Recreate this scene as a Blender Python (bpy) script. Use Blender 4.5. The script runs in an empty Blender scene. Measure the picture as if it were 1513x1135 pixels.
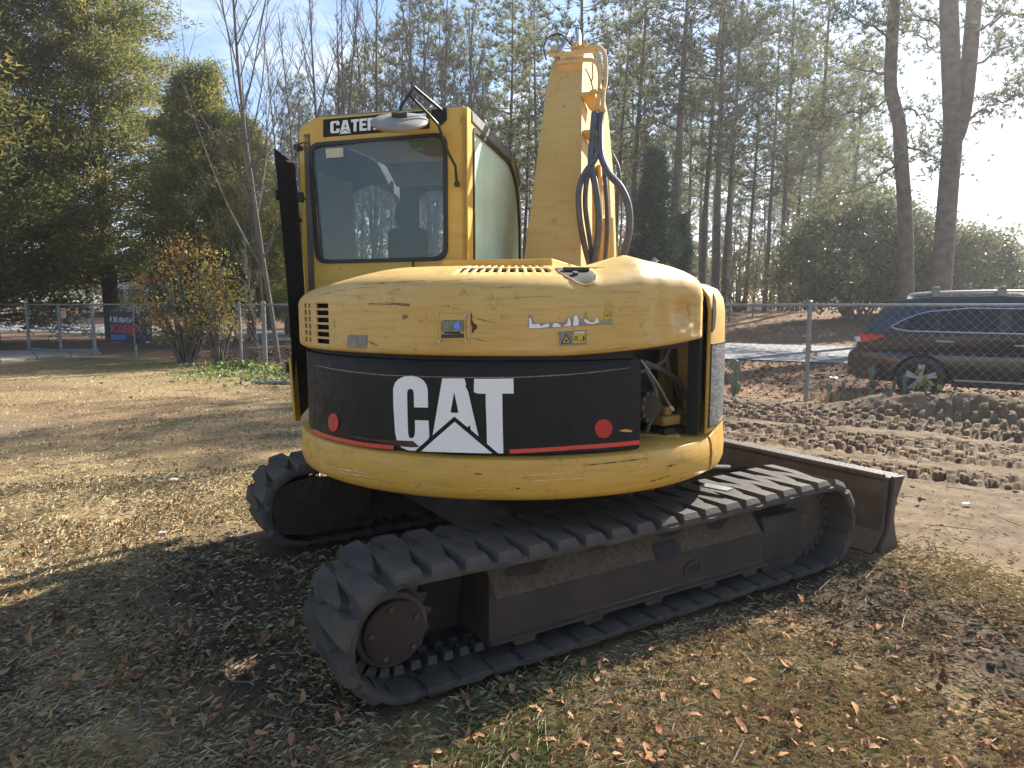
import bpy, bmesh, math, random
import numpy as np
from mathutils import Vector, Matrix, noise
from mathutils.geometry import tessellate_polygon

S = bpy.context.scene
COL = S.collection
R = math.radians
random.seed(7)
RNG = np.random.default_rng(7)

# ---------------------------------------------------------------- camera, sky, sun, exposure
CAM_H, PITCH, FPX = 1.5, R(6.46), 1050.0
cam = bpy.data.objects.new('camera', bpy.data.cameras.new('camera'))
COL.objects.link(cam)
cam.location = (0, 0, CAM_H)
cam.rotation_euler = (R(90) - PITCH, 0, 0)
cam.data.sensor_width = 36
cam.data.lens = 36 * FPX / 1513
cam.data.clip_start = 0.05
cam.data.clip_end = 3000
S.camera = cam

SUN_AZ, SUN_EL = R(45), R(36)          # to the right of the view axis, above the horizon
world = bpy.data.worlds.new('World')
S.world = world
world.use_nodes = True
wn, wl = world.node_tree.nodes, world.node_tree.links
wn.clear()
w_out = wn.new('ShaderNodeOutputWorld')
w_bg = wn.new('ShaderNodeBackground')
w_bg.inputs['Strength'].default_value = 0.075
sky = wn.new('ShaderNodeTexSky')
sky.sky_type = 'NISHITA'
sky.sun_disc = False
sky.sun_elevation = SUN_EL
sky.sun_rotation = SUN_AZ
sky.air_density = 1.0
sky.dust_density = 0.5
sky.ozone_density = 2.0
tc = wn.new('ShaderNodeTexCoord')
mp = wn.new('ShaderNodeMapping')
mp.inputs['Scale'].default_value = (1.0, 1.0, 3.2)
mp.inputs['Rotation'].default_value = (0.12, 0.1, 0.3)
nz = wn.new('ShaderNodeTexNoise')
nz.inputs['Scale'].default_value = 1.7
nz.inputs['Detail'].default_value = 9
nz.inputs['Roughness'].default_value = 0.58
nz.inputs['Distortion'].default_value = 0.5
cr = wn.new('ShaderNodeValToRGB')
cr.color_ramp.elements[0].position = 0.50
cr.color_ramp.elements[0].color = (0, 0, 0, 1)
cr.color_ramp.elements[1].position = 0.72
cr.color_ramp.elements[1].color = (0.9, 0.9, 0.9, 1)
cmix = wn.new('ShaderNodeMixRGB')
cmix.inputs['Color2'].default_value = (6.6, 6.9, 7.3, 1)
wl.new(tc.outputs['Generated'], mp.inputs['Vector'])
wl.new(mp.outputs['Vector'], nz.inputs['Vector'])
wl.new(nz.outputs['Fac'], cr.inputs['Fac'])
wl.new(cr.outputs['Color'], cmix.inputs['Fac'])
wl.new(sky.outputs['Color'], cmix.inputs['Color1'])
wl.new(cmix.outputs['Color'], w_bg.inputs['Color'])
wl.new(w_bg.outputs['Background'], w_out.inputs['Surface'])

sun = bpy.data.objects.new('sun', bpy.data.lights.new('sun', 'SUN'))
COL.objects.link(sun)
sun.data.energy = 5.0
sun.data.angle = R(0.55)
sun.data.color = (1.0, 0.93, 0.82)
SUN_DIR = Vector((math.sin(SUN_AZ) * math.cos(SUN_EL), math.cos(SUN_AZ) * math.cos(SUN_EL), math.sin(SUN_EL)))
sun.rotation_euler = SUN_DIR.to_track_quat('Z', 'Y').to_euler()
sun.location = (20, 30, 30)

S.view_settings.view_transform = 'Standard'
S.view_settings.look = 'None'
S.view_settings.gamma = 1
S.view_settings.use_curve_mapping = False
S.view_settings.exposure = 1.52
S.render.engine = 'CYCLES'
S.cycles.max_bounces = 6
S.cycles.diffuse_bounces = 3
S.cycles.glossy_bounces = 3
S.cycles.transparent_max_bounces = 8
S.cycles.transmission_bounces = 4
S.cycles.use_denoising = True
S.cycles.volume_bounces = 0

# ---------------------------------------------------------------- helpers: view geometry (photo measurements -> points in the place)
_F = Vector((0, math.cos(PITCH), -math.sin(PITCH)))
_U = Vector((0, math.sin(PITCH), math.cos(PITCH)))
_O = Vector((0, 0, CAM_H))
def ray(x, y):
    return _F + Vector((1, 0, 0)) * ((x - 756.5) / FPX) - _U * ((y - 567.5) / FPX)
def on_plane(x, y, p0, n):
    d = ray(x, y)
    return _O + d * (((Vector(p0) - _O).dot(n)) / d.dot(n))
def on_ground(x, y, z=0.0):
    return on_plane(x, y, (0, 0, z), Vector((0, 0, 1)))
def at_y(x, y, Y):
    return on_plane(x, y, (0, Y, 0), Vector((0, 1, 0)))
def at_x(x, Y):
    return (x - 756.5) / FPX * Y * 1.0

# ---------------------------------------------------------------- helpers: objects
def tag(o, label=None, cat=None, group=None, kind=None):
    if label: o['label'] = label
    if cat: o['category'] = cat
    if group: o['group'] = group
    if kind: o['kind'] = kind
    return o
def empty(name, loc=(0, 0, 0), rz=0.0):
    o = bpy.data.objects.new(name, None)
    COL.objects.link(o)
    o.location = loc
    o.rotation_euler = (0, 0, rz)
    o.empty_display_size = 0.2
    return o
def inst(name, me, parent, mat4=None):
    o = bpy.data.objects.new(name, me)
    COL.objects.link(o)
    if parent: o.parent = parent
    if mat4 is not None: o.matrix_local = mat4
    return o
KIDS = {}
def copy_thing(root):
    c = root.copy(); COL.objects.link(c)
    for ch in root.children:
        k = ch.copy(); COL.objects.link(k); k.parent = c
        for g in ch.children:
            q = g.copy(); COL.objects.link(q); q.parent = k
    return c

def fillet(poly, r, n=5):
    out = []
    N = len(poly)
    for i in range(N):
        p0, p, p1 = Vector(poly[i - 1]), Vector(poly[i]), Vector(poly[(i + 1) % N])
        rr = r[i] if isinstance(r, (list, tuple)) else r
        a, b = (p0 - p), (p1 - p)
        if rr <= 0 or a.length < 1e-6 or b.length < 1e-6:
            out.append(tuple(p)); continue
        d = min(rr, a.length * .48, b.length * .48)
        A, B = p + a.normalized() * d, p + b.normalized() * d
        for k in range(n + 1):
            t = k / n
            out.append(tuple(A * (1 - t) ** 2 + p * 2 * t * (1 - t) + B * t * t))
    return out
def smooth_path(pts, n=6):
    P = [Vector(p) for p in pts]
    out = []
    for i in range(len(P) - 1):
        p0, p1, p2, p3 = P[max(i - 1, 0)], P[i], P[i + 1], P[min(i + 2, len(P) - 1)]
        for k in range(n):
            t = k / n
            out.append(0.5 * ((2 * p1) + (p2 - p0) * t + (2 * p0 - 5 * p1 + 4 * p2 - p3) * t * t + (3 * p1 - p0 - 3 * p2 + p3) * t ** 3))
    out.append(P[-1])
    return out

class MB:
    def __init__(s, M=None):
        s.v, s.f, s.mi = [], [], []
        s.M = M or Matrix.Identity(4)
        s.m = 0
    def add(s, vs, fs):
        b = len(s.v)
        for p in vs: s.v.append(tuple(s.M @ Vector(p)))
        for f in fs:
            s.f.append(tuple(b + i for i in f)); s.mi.append(s.m)
        return s
    def box(s, lo, hi, M=None):
        (x0, y0, z0), (x1, y1, z1) = lo, hi
        vs = [(x0, y0, z0), (x1, y0, z0), (x1, y1, z0), (x0, y1, z0), (x0, y0, z1), (x1, y0, z1), (x1, y1, z1), (x0, y1, z1)]
        if M is not None: vs = [M @ Vector(p) for p in vs]
        return s.add(vs, [(0, 3, 2, 1), (4, 5, 6, 7), (0, 1, 5, 4), (1, 2, 6, 5), (2, 3, 7, 6), (3, 0, 4, 7)])
    def hexa(s, vs):
        return s.add(vs, [(0, 3, 2, 1), (4, 5, 6, 7), (0, 1, 5, 4), (1, 2, 6, 5), (2, 3, 7, 6), (3, 0, 4, 7)])
    def tube(s, path, r, n=8, cap=True):
        P = [Vector(p) for p in path]
        rs = r if isinstance(r, (list, tuple)) else [r] * len(P)
        vs, fs = [], []
        prev = None
        for i, p in enumerate(P):
            t = (P[min(i + 1, len(P) - 1)] - P[max(i - 1, 0)])
            t = t.normalized() if t.length > 1e-9 else Vector((0, 0, 1))
            if prev is None:
                a = t.orthogonal().normalized()
            else:
                a = (prev - t * prev.dot(t))
                a = a.normalized() if a.length > 1e-6 else t.orthogonal().normalized()
            prev = a
            b = t.cross(a)
            for k in range(n):
                w = 2 * math.pi * k / n
                vs.append(p + (a * math.cos(w) + b * math.sin(w)) * rs[i])
        for i in range(len(P) - 1):
            for k in range(n):
                k2 = (k + 1) % n
                fs.append((i * n + k, i * n + k2, (i + 1) * n + k2, (i + 1) * n + k))
        if cap:
            fs.append(tuple(range(n - 1, -1, -1)))
            fs.append(tuple((len(P) - 1) * n + k for k in range(n)))
        return s.add(vs, fs)
    def cyl(s, p0, p1, r, n=16):
        return s.tube([p0, p1], r, n)
    def plate(s, outer, holes, fn, t0, t1):
        """outline with holes, swept from t0 to t1; fn(u, v, w) -> 3D"""
        loops = [outer] + list(holes)
        flat = [p for L in loops for p in L]
        tris = tessellate_polygon([[Vector((p[0], p[1], 0)) for p in L] for L in loops])
        n = len(flat)
        vs = [fn(p[0], p[1], t0) for p in flat] + [fn(p[0], p[1], t1) for p in flat]
        fs = [tuple(t) for t in tris] + [tuple(n + i for i in reversed(t)) for t in tris]
        o = 0
        for L in loops:
            for i in range(len(L)):
                j = (i + 1) % len(L)
                fs.append((o + i, o + j, n + o + j, n + o + i))
            o += len(L)
        return s.add(vs, fs)
    def revolve(s, prof, phis, skip=None, mod=None, close=False):
        """prof: (r, z) list; phi=0 points to -Y, positive towards +X"""
        vs, fs = [], []
        m = len(prof)
        for i, ph in enumerate(phis):
            for j, (r, z) in enumerate(prof):
                if mod: r, z = mod(ph, j, r, z)
                vs.append((r * math.sin(ph), -r * math.cos(ph), z))
        for i in range(len(phis) - 1):
            for j in range(m if close else m - 1):
                if skip and skip(.5 * (phis[i] + phis[i + 1]), j): continue
                j2 = (j + 1) % m
                fs.append((i * m + j, (i + 1) * m + j, (i + 1) * m + j2, i * m + j2))
        if close:
            fs.append(tuple(range(m))); k = (len(phis) - 1) * m
            fs.append(tuple(k + j for j in reversed(range(m))))
        return s.add(vs, fs)
    def mesh(s, name, mats, smooth=35, fix=True):
        me = bpy.data.meshes.new(name)
        me.from_pydata(s.v, [], s.f)
        for m in (mats if isinstance(mats, (list, tuple)) else [mats]): me.materials.append(m)
        if any(s.mi): me.polygons.foreach_set('material_index', s.mi)
        if fix:
            bm = bmesh.new(); bm.from_mesh(me)
            bmesh.ops.recalc_face_normals(bm, faces=bm.faces)
            bm.to_mesh(me); bm.free()
        if smooth:
            me.polygons.foreach_set('use_smooth', [True] * len(me.polygons))
            me.set_sharp_from_angle(angle=R(smooth))
        me.update()
        return me
    def build(s, name, mats, parent=None, bevel=0, seg=2, smooth=35, solid=0, fix=True):
        o = inst(name, s.mesh(name, mats, smooth, fix), parent)
        if solid:
            md = o.modifiers.new('solid', 'SOLIDIFY'); md.thickness = solid; md.offset = -1
        if bevel:
            md = o.modifiers.new('bevel', 'BEVEL'); md.width = bevel; md.segments = seg; md.limit_method = 'ANGLE'; md.angle_limit = R(40)
            md.harden_normals = False
        return o

def tri_mesh(name, V, mats, mi=None, smooth=False):
    """V: (n, k, 3) array of polygons with k corners"""
    n, k, _ = V.shape
    me = bpy.data.meshes.new(name)
    me.vertices.add(n * k); me.vertices.foreach_set('co', V.reshape(-1).astype(np.float32))
    me.loops.add(n * k); me.loops.foreach_set('vertex_index', np.arange(n * k, dtype=np.int32))
    me.polygons.add(n); me.polygons.foreach_set('loop_start', np.arange(0, n * k, k, dtype=np.int32))
    for m in mats: me.materials.append(m)
    if mi is not None: me.polygons.foreach_set('material_index', mi.astype(np.int32))
    if smooth: me.polygons.foreach_set('use_smooth', np.ones(n, dtype=bool))
    me.update(calc_edges=True)
    return me

# ---------------------------------------------------------------- materials
def new_mat(name):
    m = bpy.data.materials.new(name); m.use_nodes = True
    nt = m.node_tree
    return m, nt, nt.nodes['Principled BSDF'], nt.nodes['Material Output']
def ramp(nt, fac, stops):
    n = nt.nodes.new('ShaderNodeValToRGB')
    while len(n.color_ramp.elements) < len(stops): n.color_ramp.elements.new(0.5)
    for e, (p, c) in zip(n.color_ramp.elements, stops):
        e.position = p
        e.color = (c, c, c, 1) if isinstance(c, (int, float)) else (*c, 1)
    nt.links.new(fac, n.inputs['Fac'])
    return n.outputs['Color']
def noise_n(nt, scale, detail=5, rough=.55, stretch=None, coord='Object', dist=0):
    t = nt.nodes.new('ShaderNodeTexCoord')
    n = nt.nodes.new('ShaderNodeTexNoise')
    n.inputs['Scale'].default_value = scale; n.inputs['Detail'].default_value = detail
    n.inputs['Roughness'].default_value = rough; n.inputs['Distortion'].default_value = dist
    src = t.outputs[coord]
    if stretch:
        mp_ = nt.nodes.new('ShaderNodeMapping'); mp_.inputs['Scale'].default_value = stretch
        nt.links.new(src, mp_.inputs['Vector']); src = mp_.outputs['Vector']
    nt.links.new(src, n.inputs['Vector'])
    return n.outputs['Fac']
def mix(nt, fac, a, b, mode='MIX'):
    n = nt.nodes.new('ShaderNodeMixRGB'); n.blend_type = mode
    for sock, val in (('Fac', fac), ('Color1', a), ('Color2', b)):
        if hasattr(val, 'is_linked'): nt.links.new(val, n.inputs[sock])
        elif isinstance(val, (int, float)): n.inputs[sock].default_value = val if sock == 'Fac' else (val, val, val, 1)
        else: n.inputs[sock].default_value = (*val, 1)
    return n.outputs['Color']
def bump(nt, h, bsdf, strength=.3, dist=.01):
    b = nt.nodes.new('ShaderNodeBump'); b.inputs['Strength'].default_value = strength; b.inputs['Distance'].default_value = dist
    nt.links.new(h, b.inputs['Height']); nt.links.new(b.outputs['Normal'], bsdf.inputs['Normal'])

def simple(name, c0, c1=None, scale=8, rough=.6, bmp=0, metallic=0, spec=.5, bscale=None, bdist=.01, detail=5):
    m, nt, b, o = new_mat(name)
    c1 = c1 or tuple(x * .7 for x in c0)
    n = noise_n(nt, scale, detail)
    nt.links.new(ramp(nt, n, [(.32, c0), (.68, c1)]), b.inputs['Base Color'])
    b.inputs['Roughness'].default_value = rough; b.inputs['Metallic'].default_value = metallic
    b.inputs['Specular IOR Level'].default_value = spec
    if bmp: bump(nt, noise_n(nt, bscale or scale * 4, 6), b, bmp, bdist)
    return m

def paint(name, base, fade, grime=(.07, .05, .03), rough=.42, amount=.5, rust=True):
    """old machine paint: sun fade, oily grime, horizontal scratches, rust chips"""
    m, nt, b, o = new_mat(name)
    col = ramp(nt, noise_n(nt, 2.3, 6), [(.3, base), (.72, fade)])
    streak = noise_n(nt, 5, 5, .6, stretch=(1.0, 1.0, 11.0))
    col = mix(nt, ramp(nt, streak, [(.50, 0.0), (.74, .62 * amount)]), col, tuple(x * .55 for x in base))
    scratch = noise_n(nt, 9, 3, .7, stretch=(1, 1, 26.0))
    col = mix(nt, ramp(nt, scratch, [(.64, 0.0), (.70, .75 * amount)]), col, tuple(min(1, x * 1.2 + .09) for x in fade))
    gr = noise_n(nt, 15, 9, .75)
    col = mix(nt, ramp(nt, gr, [(.575, 0.0), (.71, .85 * amount)]), col, grime)
    if rust:
        rs = noise_n(nt, 21, 4, .6)
        col = mix(nt, ramp(nt, rs, [(.70, 0.0), (.735, .9)]), col, (.10, .045, .02))
    nt.links.new(col, b.inputs['Base Color'])
    nt.links.new(ramp(nt, gr, [(.4, rough), (.7, min(1, rough + .3))]), b.inputs['Roughness'])
    bump(nt, noise_n(nt, 14, 5), b, .08, .01)
    return m

M_yel = paint('yellow_paint', (.53, .295, .034), (.56, .34, .075), rough=.4, amount=.8)
M_hood = paint('faded_yellow_paint', (.54, .33, .078), (.59, .39, .135), rough=.42, amount=.8)
M_boom = paint('tan_yellow_paint', (.55, .345, .095), (.59, .39, .14), rough=.5, amount=.5)
M_blk = paint('black_paint', (.010, .010, .011), (.018, .018, .020), grime=(.05, .042, .034), rough=.5, amount=.35)
M_blk.node_tree.nodes['Principled BSDF'].inputs['Specular IOR Level'].default_value = .22
M_steel = simple('dusty_dark_steel', (.045, .034, .027), (.085, .066, .05), 9, .75, .35)
M_frame = simple('brown_track_frame', (.022, .016, .0125), (.042, .031, .023), 5, .8, .5, bscale=60)
M_dirt_top = simple('dry_soil_crust', (.065, .049, .034), (.125, .095, .065), 40, 1, .9, bscale=90)
M_rub = simple('dusty_rubber', (.036, .032, .029), (.080, .070, .061), 7, .78, .5, bscale=45, spec=.25)
M_rub2 = simple('worn_rubber', (.032, .029, .028), (.065, .058, .052), 11, .7, .5, bscale=45)
M_seal = simple('rubber_seal', (.012, .012, .013), None, 20, .5)
M_hose = simple('hydraulic_hose', (.06, .062, .068), (.11, .11, .115), 20, .5)
M_chrome = simple('dull_metal', (.42, .42, .42), (.3, .29, .28), 12, .38, 0, .8)
M_white = None
M_red = simple('red_reflector', (.45, .02, .02), (.38, .015, .02), 30, .35)
M_stripe = simple('red_tape', (.62, .06, .045), (.52, .05, .04), 30, .45)
M_rust = simple('rust', (.11, .045, .025), (.06, .028, .018), 26, .9, .5)
M_rustd = simple('dark_rust', (.045, .028, .02), (.028, .019, .015), 14, .85, .5)
M_dark = simple('dark_interior', (.014, .014, .015), (.024, .023, .022), 8, .8)
M_roof = simple('weathered_grey_plastic', (.13, .125, .115), (.21, .20, .185), 18, .8, .2)
M_mirror_back = simple('pale_grey_plastic', (.27, .25, .22), (.21, .195, .17), 14, .6)
M_cream = simple('cream_interior', (.50, .46, .34), (.44, .40, .30), 8, .7)
M_paper = simple('pale_paper', (.55, .52, .38), (.48, .45, .33), 20, .8)
M_grey_decal = simple('grey_decal', (.15, .14, .13), (.25, .23, .2), 40, .6)
M_yel_decal = simple('yellow_decal', (.62, .42, .03), (.5, .33, .03), 40, .5)
M_blue = simple('blue_key_tag', (.05, .22, .7), (.08, .3, .8), 30, .4)
M_green_ink = simple('green_ink', (.03, .22, .10), (.05, .3, .15), 30, .5)

def worn_white():
    m, nt, b, o = new_mat('worn_white_decal')
    n = noise_n(nt, 30, 8, .7)
    n2 = noise_n(nt, 8, 5, .6, stretch=(1, 1, 14))
    c = ramp(nt, n2, [(.4, (.78, .79, .81)), (.75, (.73, .73, .74))])
    c = mix(nt, ramp(nt, n, [(.685, 0.0), (.70, 1.0)]), c, (.03, .03, .03))
    nt.links.new(c, b.inputs['Base Color']); b.inputs['Roughness'].default_value = .45
    return m
M_white = worn_white()

def scuffed():
    m, nt, b, o = new_mat('scuffed_black_plate')
    n = noise_n(nt, 14, 5, .7, stretch=(1.6, 1.6, 9), dist=1.4)
    c = ramp(nt, n, [(.47, (.03, .03, .033)), (.6, (.24, .24, .24)), (.7, (.42, .42, .42))])
    nt.links.new(c, b.inputs['Base Color']); b.inputs['Roughness'].default_value = .55
    return m
M_scuff = scuffed()

def glass(name, tint, dust_col, dust, refl_rough=.03, spec=1.0):
    """dusty pane: mostly clear, mirror-like at grazing angles, with a film of dust"""
    m, nt, b, o = new_mat(name)
    nt.nodes.remove(b)
    tr = nt.nodes.new('ShaderNodeBsdfTransparent'); tr.inputs['Color'].default_value = (*tint, 1)
    gl = nt.nodes.new('ShaderNodeBsdfGlossy'); gl.inputs['Roughness'].default_value = refl_rough
    df = nt.nodes.new('ShaderNodeBsdfDiffuse')
    df.inputs['Color'].default_value = (*dust_col, 1)
    fr = nt.nodes.new('ShaderNodeFresnel'); fr.inputs['IOR'].default_value = 1.0 + .55 * spec
    m1 = nt.nodes.new('ShaderNodeMixShader'); m2 = nt.nodes.new('ShaderNodeMixShader')
    n = noise_n(nt, 3, 6, .6)
    dn = ramp(nt, n, [(.3, min(1, dust * .6)), (.7, min(1, dust * 1.4))])
    nt.links.new(dn, m1.inputs[0]); nt.links.new(tr.outputs[0], m1.inputs[1]); nt.links.new(df.outputs[0], m1.inputs[2])
    nt.links.new(fr.outputs[0], m2.inputs[0]); nt.links.new(m1.outputs[0], m2.inputs[1]); nt.links.new(gl.outputs[0], m2.inputs[2])
    nt.links.new(m2.outputs[0], o.inputs['Surface'])
    return m
M_glass = glass('dusty_glass', (.72, .78, .80), (.36, .42, .48), .085, spec=.8)
M_film = glass('green_filmed_glass', (.45, .6, .45), (.70, .88, .68), 1.25, .15, spec=.3)
M_carglass = glass('dark_tinted_glass', (.06, .07, .08), (.06, .07, .09), .08, spec=.9)

def leaf_mat(name, c0, c1, scale=1.0, rough=.6, trans=.35, spec=.3):
    m, nt, b, o = new_mat(name)
    oi = nt.nodes.new('ShaderNodeObjectInfo')
    n = noise_n(nt, scale, 3)
    c = ramp(nt, n, [(.3, c0), (.7, c1)])
    hsv = nt.nodes.new('ShaderNodeHueSaturation')
    mr = nt.nodes.new('ShaderNodeMapRange'); mr.inputs['To Min'].default_value = .75; mr.inputs['To Max'].default_value = 1.2
    nt.links.new(oi.outputs['Random'], mr.inputs['Value']); nt.links.new(mr.outputs['Result'], hsv.inputs['Value'])
    nt.links.new(c, hsv.inputs['Color'])
    nt.links.new(hsv.outputs['Color'], b.inputs['Base Color'])
    b.inputs['Roughness'].default_value = rough; b.inputs['Specular IOR Level'].default_value = spec
    tl = nt.nodes.new('ShaderNodeBsdfTranslucent'); nt.links.new(hsv.outputs['Color'], tl.inputs['Color'])
    ms = nt.nodes.new('ShaderNodeMixShader'); ms.inputs[0].default_value = trans
    nt.links.new(b.outputs[0], ms.inputs[1]); nt.links.new(tl.outputs[0], ms.inputs[2]); nt.links.new(ms.outputs[0], o.inputs['Surface'])
    return m
M_needle = leaf_mat('pine_needles', (.10, .125, .055), (.16, .18, .09), .4, trans=.6)
M_needle2 = leaf_mat('olive_pine_needles', (.15, .155, .07), (.21, .21, .105), .4, trans=.6)
M_ced_d = leaf_mat('cedar_green', (.13, .16, .048), (.17, .20, .065), .6, trans=.6)
M_ced_m = leaf_mat('cedar_olive', (.20, .19, .05), (.26, .23, .065), .6, trans=.6)
M_ced_g = leaf_mat('cedar_gold', (.36, .27, .075), (.42, .32, .10), .6, trans=.6)  # golden sprays scattered at random through the crown
M_ced_b = leaf_mat('blue_green_cedar', (.045, .085, .05), (.07, .11, .06), .6, trans=.45)
M_bush = leaf_mat('broad_glossy_leaves', (.14, .16, .085), (.20, .22, .12), .6, rough=.22, trans=.5, spec=.7)
M_bush2 = leaf_mat('glint_bush_leaves', (.17, .18, .10), (.23, .23, .13), .6, rough=.4, trans=.45)  # paler leaf colour mixed in to suggest light glinting on the bush
M_lred = leaf_mat('red_autumn_leaves', (.26, .07, .035), (.34, .13, .06), 2)
M_lor = leaf_mat('orange_autumn_leaves', (.40, .20, .06), (.45, .27, .10), 2)
M_lyel = leaf_mat('yellow_autumn_leaves', (.42, .33, .06), (.5, .40, .10), 2)
M_lgr = leaf_mat('light_green_leaves', (.12, .18, .04), (.18, .24, .06), 2)
M_bark = simple('pine_bark', (.085, .062, .05), (.15, .115, .095), 4, .95, .8, bscale=9, bdist=.05)
M_bark2 = simple('grey_bark', (.095, .08, .068), (.155, .135, .118), 5, .95, .5, bscale=12, bdist=.03)
M_twig = simple('pale_twig', (.20, .16, .12), (.30, .25, .19), 5, .9)

# ---------------------------------------------------------------- ground
def vnoise(x, y, seed=0):
    xi = np.floor(x).astype(np.int64); yi = np.floor(y).astype(np.int64)
    fx = x - xi; fy = y - yi
    fx = fx * fx * (3 - 2 * fx); fy = fy * fy * (3 - 2 * fy)
    def h(a, b):
        n = (a * 374761393 + b * 668265263 + seed * 974634777) & 0xFFFFFFFF
        n = ((n ^ (n >> 13)) * 1274126177) & 0xFFFFFFFF
        n = n ^ (n >> 16)
        return (n & 0xFFFF) / 65535.0
    return (h(xi, yi) * (1 - fx) + h(xi + 1, yi) * fx) * (1 - fy) + (h(xi, yi + 1) * (1 - fx) + h(xi + 1, yi + 1) * fx) * fy
def fbm(x, y, s, oct=4, seed=0):
    a, t, w = 0, 0, 1.0
    for k in range(oct):
        a = a + w * vnoise(x / s * 2 ** k, y / s * 2 ** k, seed + k * 17); t += w; w *= .5
    return a / t - .5
def sstep(a, b, x):
    t = np.clip((x - a) / (b - a), 0, 1); return t * t * (3 - 2 * t)
FD = np.array([.8586, -.5126]); FN = np.array([.5126, .8586])   # along / across the fence line
FENCE_T = 11.47
UC = (0.0, 4.14); UA = R(32.0)                                  # slew centre, heading of the tracks
U_ = np.array([math.cos(UA), math.sin(UA)]); N_ = np.array([math.sin(UA), -math.cos(UA)])
def zones(x, y):
    t = x * FN[0] + y * FN[1]; s = x * FD[0] + y * FD[1]
    tf = FENCE_T - t
    wob = fbm(x, y, .9, 4, 3)
    dirt = sstep(-.25, .35, (x - 2.3) * .72 + (y - 4.1) * .69 + wob * .9) * sstep(.4, 1.4, x + wob) * sstep(-.25, .15, tf)
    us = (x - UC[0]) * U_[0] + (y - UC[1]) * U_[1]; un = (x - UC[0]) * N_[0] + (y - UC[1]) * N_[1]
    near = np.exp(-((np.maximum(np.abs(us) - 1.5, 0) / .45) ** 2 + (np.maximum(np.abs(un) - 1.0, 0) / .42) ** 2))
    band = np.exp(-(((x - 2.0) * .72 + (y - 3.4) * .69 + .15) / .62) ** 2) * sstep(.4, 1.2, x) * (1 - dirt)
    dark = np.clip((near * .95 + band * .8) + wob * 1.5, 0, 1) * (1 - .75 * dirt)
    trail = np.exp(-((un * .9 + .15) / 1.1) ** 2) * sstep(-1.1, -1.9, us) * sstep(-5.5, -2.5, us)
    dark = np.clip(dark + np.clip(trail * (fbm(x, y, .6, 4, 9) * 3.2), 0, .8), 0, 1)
    green = np.exp(-((tf - 1.2) / 1.5) ** 2) * sstep(-4, -5.5, x) * sstep(-13, -10, x) * np.clip(.7 + 2 * fbm(x, y, 1.2, 4, 5), 0, 1)
    green = np.clip(green + np.clip(fbm(x, y, 1.1, 4, 21) * 3.0 - .32, 0, .75) * (y < 9), 0, 1) * (1 - dirt)
    straw = sstep(.1, -.4, tf) + .75 * np.clip(fbm(x, y, 2.5, 4, 31) * 3, 0, 1) * sstep(5, 8, y) * (1 - dirt) * sstep(0, -3, x)
    sandl = np.exp(-((x + 6.6) / 1.5) ** 2 - ((y - 8.3) / 1.0) ** 2)
    dirt = np.clip(dirt + sandl * .9, 0, 1)
    return dirt, green, dark, np.clip(straw, 0, 1)
def ground_z(x, y):
    x = np.asarray(x, float); y = np.asarray(y, float)
    t = x * FN[0] + y * FN[1]; s = x * FD[0] + y * FD[1]
    tf = FENCE_T - t
    dirt, green, dark, straw = zones(x, y)
    flat = sstep(-6.8, -5.5, tf)                       # smooth under the road
    z = (fbm(x, y, 1.4, 4, 1) * .05 + fbm(x, y, .22, 3, 2) * .018) * flat
    z = z + dark * (fbm(x, y, .16, 4, 8) * .075) * flat
    lug = 0
    for c, w, ph in ((1.05, .27, .0), (1.75, .27, .4), (2.75, .27, .1), (3.4, .25, .6), (4.3, .24, .3)):
        a = np.clip(1 - np.abs(tf - c + .06 * np.sin(s * .9 + ph * 9)) / w, 0, 1)
        row = np.floor((tf - c) / (w * .5))
        p = (s + row * .09 + ph) / .19
        saw = np.abs(p - np.floor(p) - .5) * 2
        lug = lug + sstep(0, .25, a) * (sstep(.3, .62, saw) * .115 - .075) * (.55 + .9 * vnoise(s * 1.3, tf * 3, 77))
    z = z + lug * dirt * sstep(1.9, 2.9, x) * flat
    z = z + dirt * fbm(x, y, .3, 4, 12) * .05 * flat
    berm = np.exp(-((tf - .55) / .38) ** 2) * (.06 + .24 * sstep(4.2, 5.6, x)) * sstep(1, 2.5, x)
    z = z + berm * (.75 + 1.1 * fbm(x, y, .35, 4, 14) + .35)
    us = (x - UC[0]) * U_[0] + (y - UC[1]) * U_[1]; un = (x - UC[0]) * N_[0] + (y - UC[1]) * N_[1]
    under = sstep(1.95, 1.55, np.abs(us)) * sstep(1.42, 1.22, np.abs(un))
    z = z * (1 - under) - .004 * under
    z = z + sstep(27.5, 44, t) * 1.0 + sstep(44, 160, t) * 1.2 + sstep(27.2, 30, t) * fbm(x, y, 3, 3, 6) * .25
    return z
def gz(x, y): return float(ground_z(np.array([x]), np.array([y]))[0])

def axis(lo, hi, step, far_lo, far_hi, g=1.065):
    mid = list(np.arange(lo, hi, step))
    a, d, left = lo, step, []
    while a > far_lo: d *= g; a -= d; left.append(a)
    a, d, right = mid[-1], step, []
    while a < far_hi: d *= g; a += d; right.append(a)
    return np.array(left[::-1] + mid + right)
gx = axis(-3.2, 7.2, .034, -420, 420); gy = axis(1.9, 10.6, .034, -120, 700)
GX, GY = np.meshgrid(gx, gy)
Z = ground_z(GX, GY)
me = bpy.data.meshes.new('ground')
nx, ny = len(gx), len(gy)
me.vertices.add(nx * ny); me.vertices.foreach_set('co', np.stack([GX, GY, Z], -1).reshape(-1).astype(np.float32))
ii = (np.arange(ny - 1)[:, None] * nx + np.arange(nx - 1)[None, :]).reshape(-1)
quads = np.stack([ii, ii + 1, ii + nx + 1, ii + nx], -1).astype(np.int32)
me.loops.add(quads.size); me.loops.foreach_set('vertex_index', quads.reshape(-1))
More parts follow.
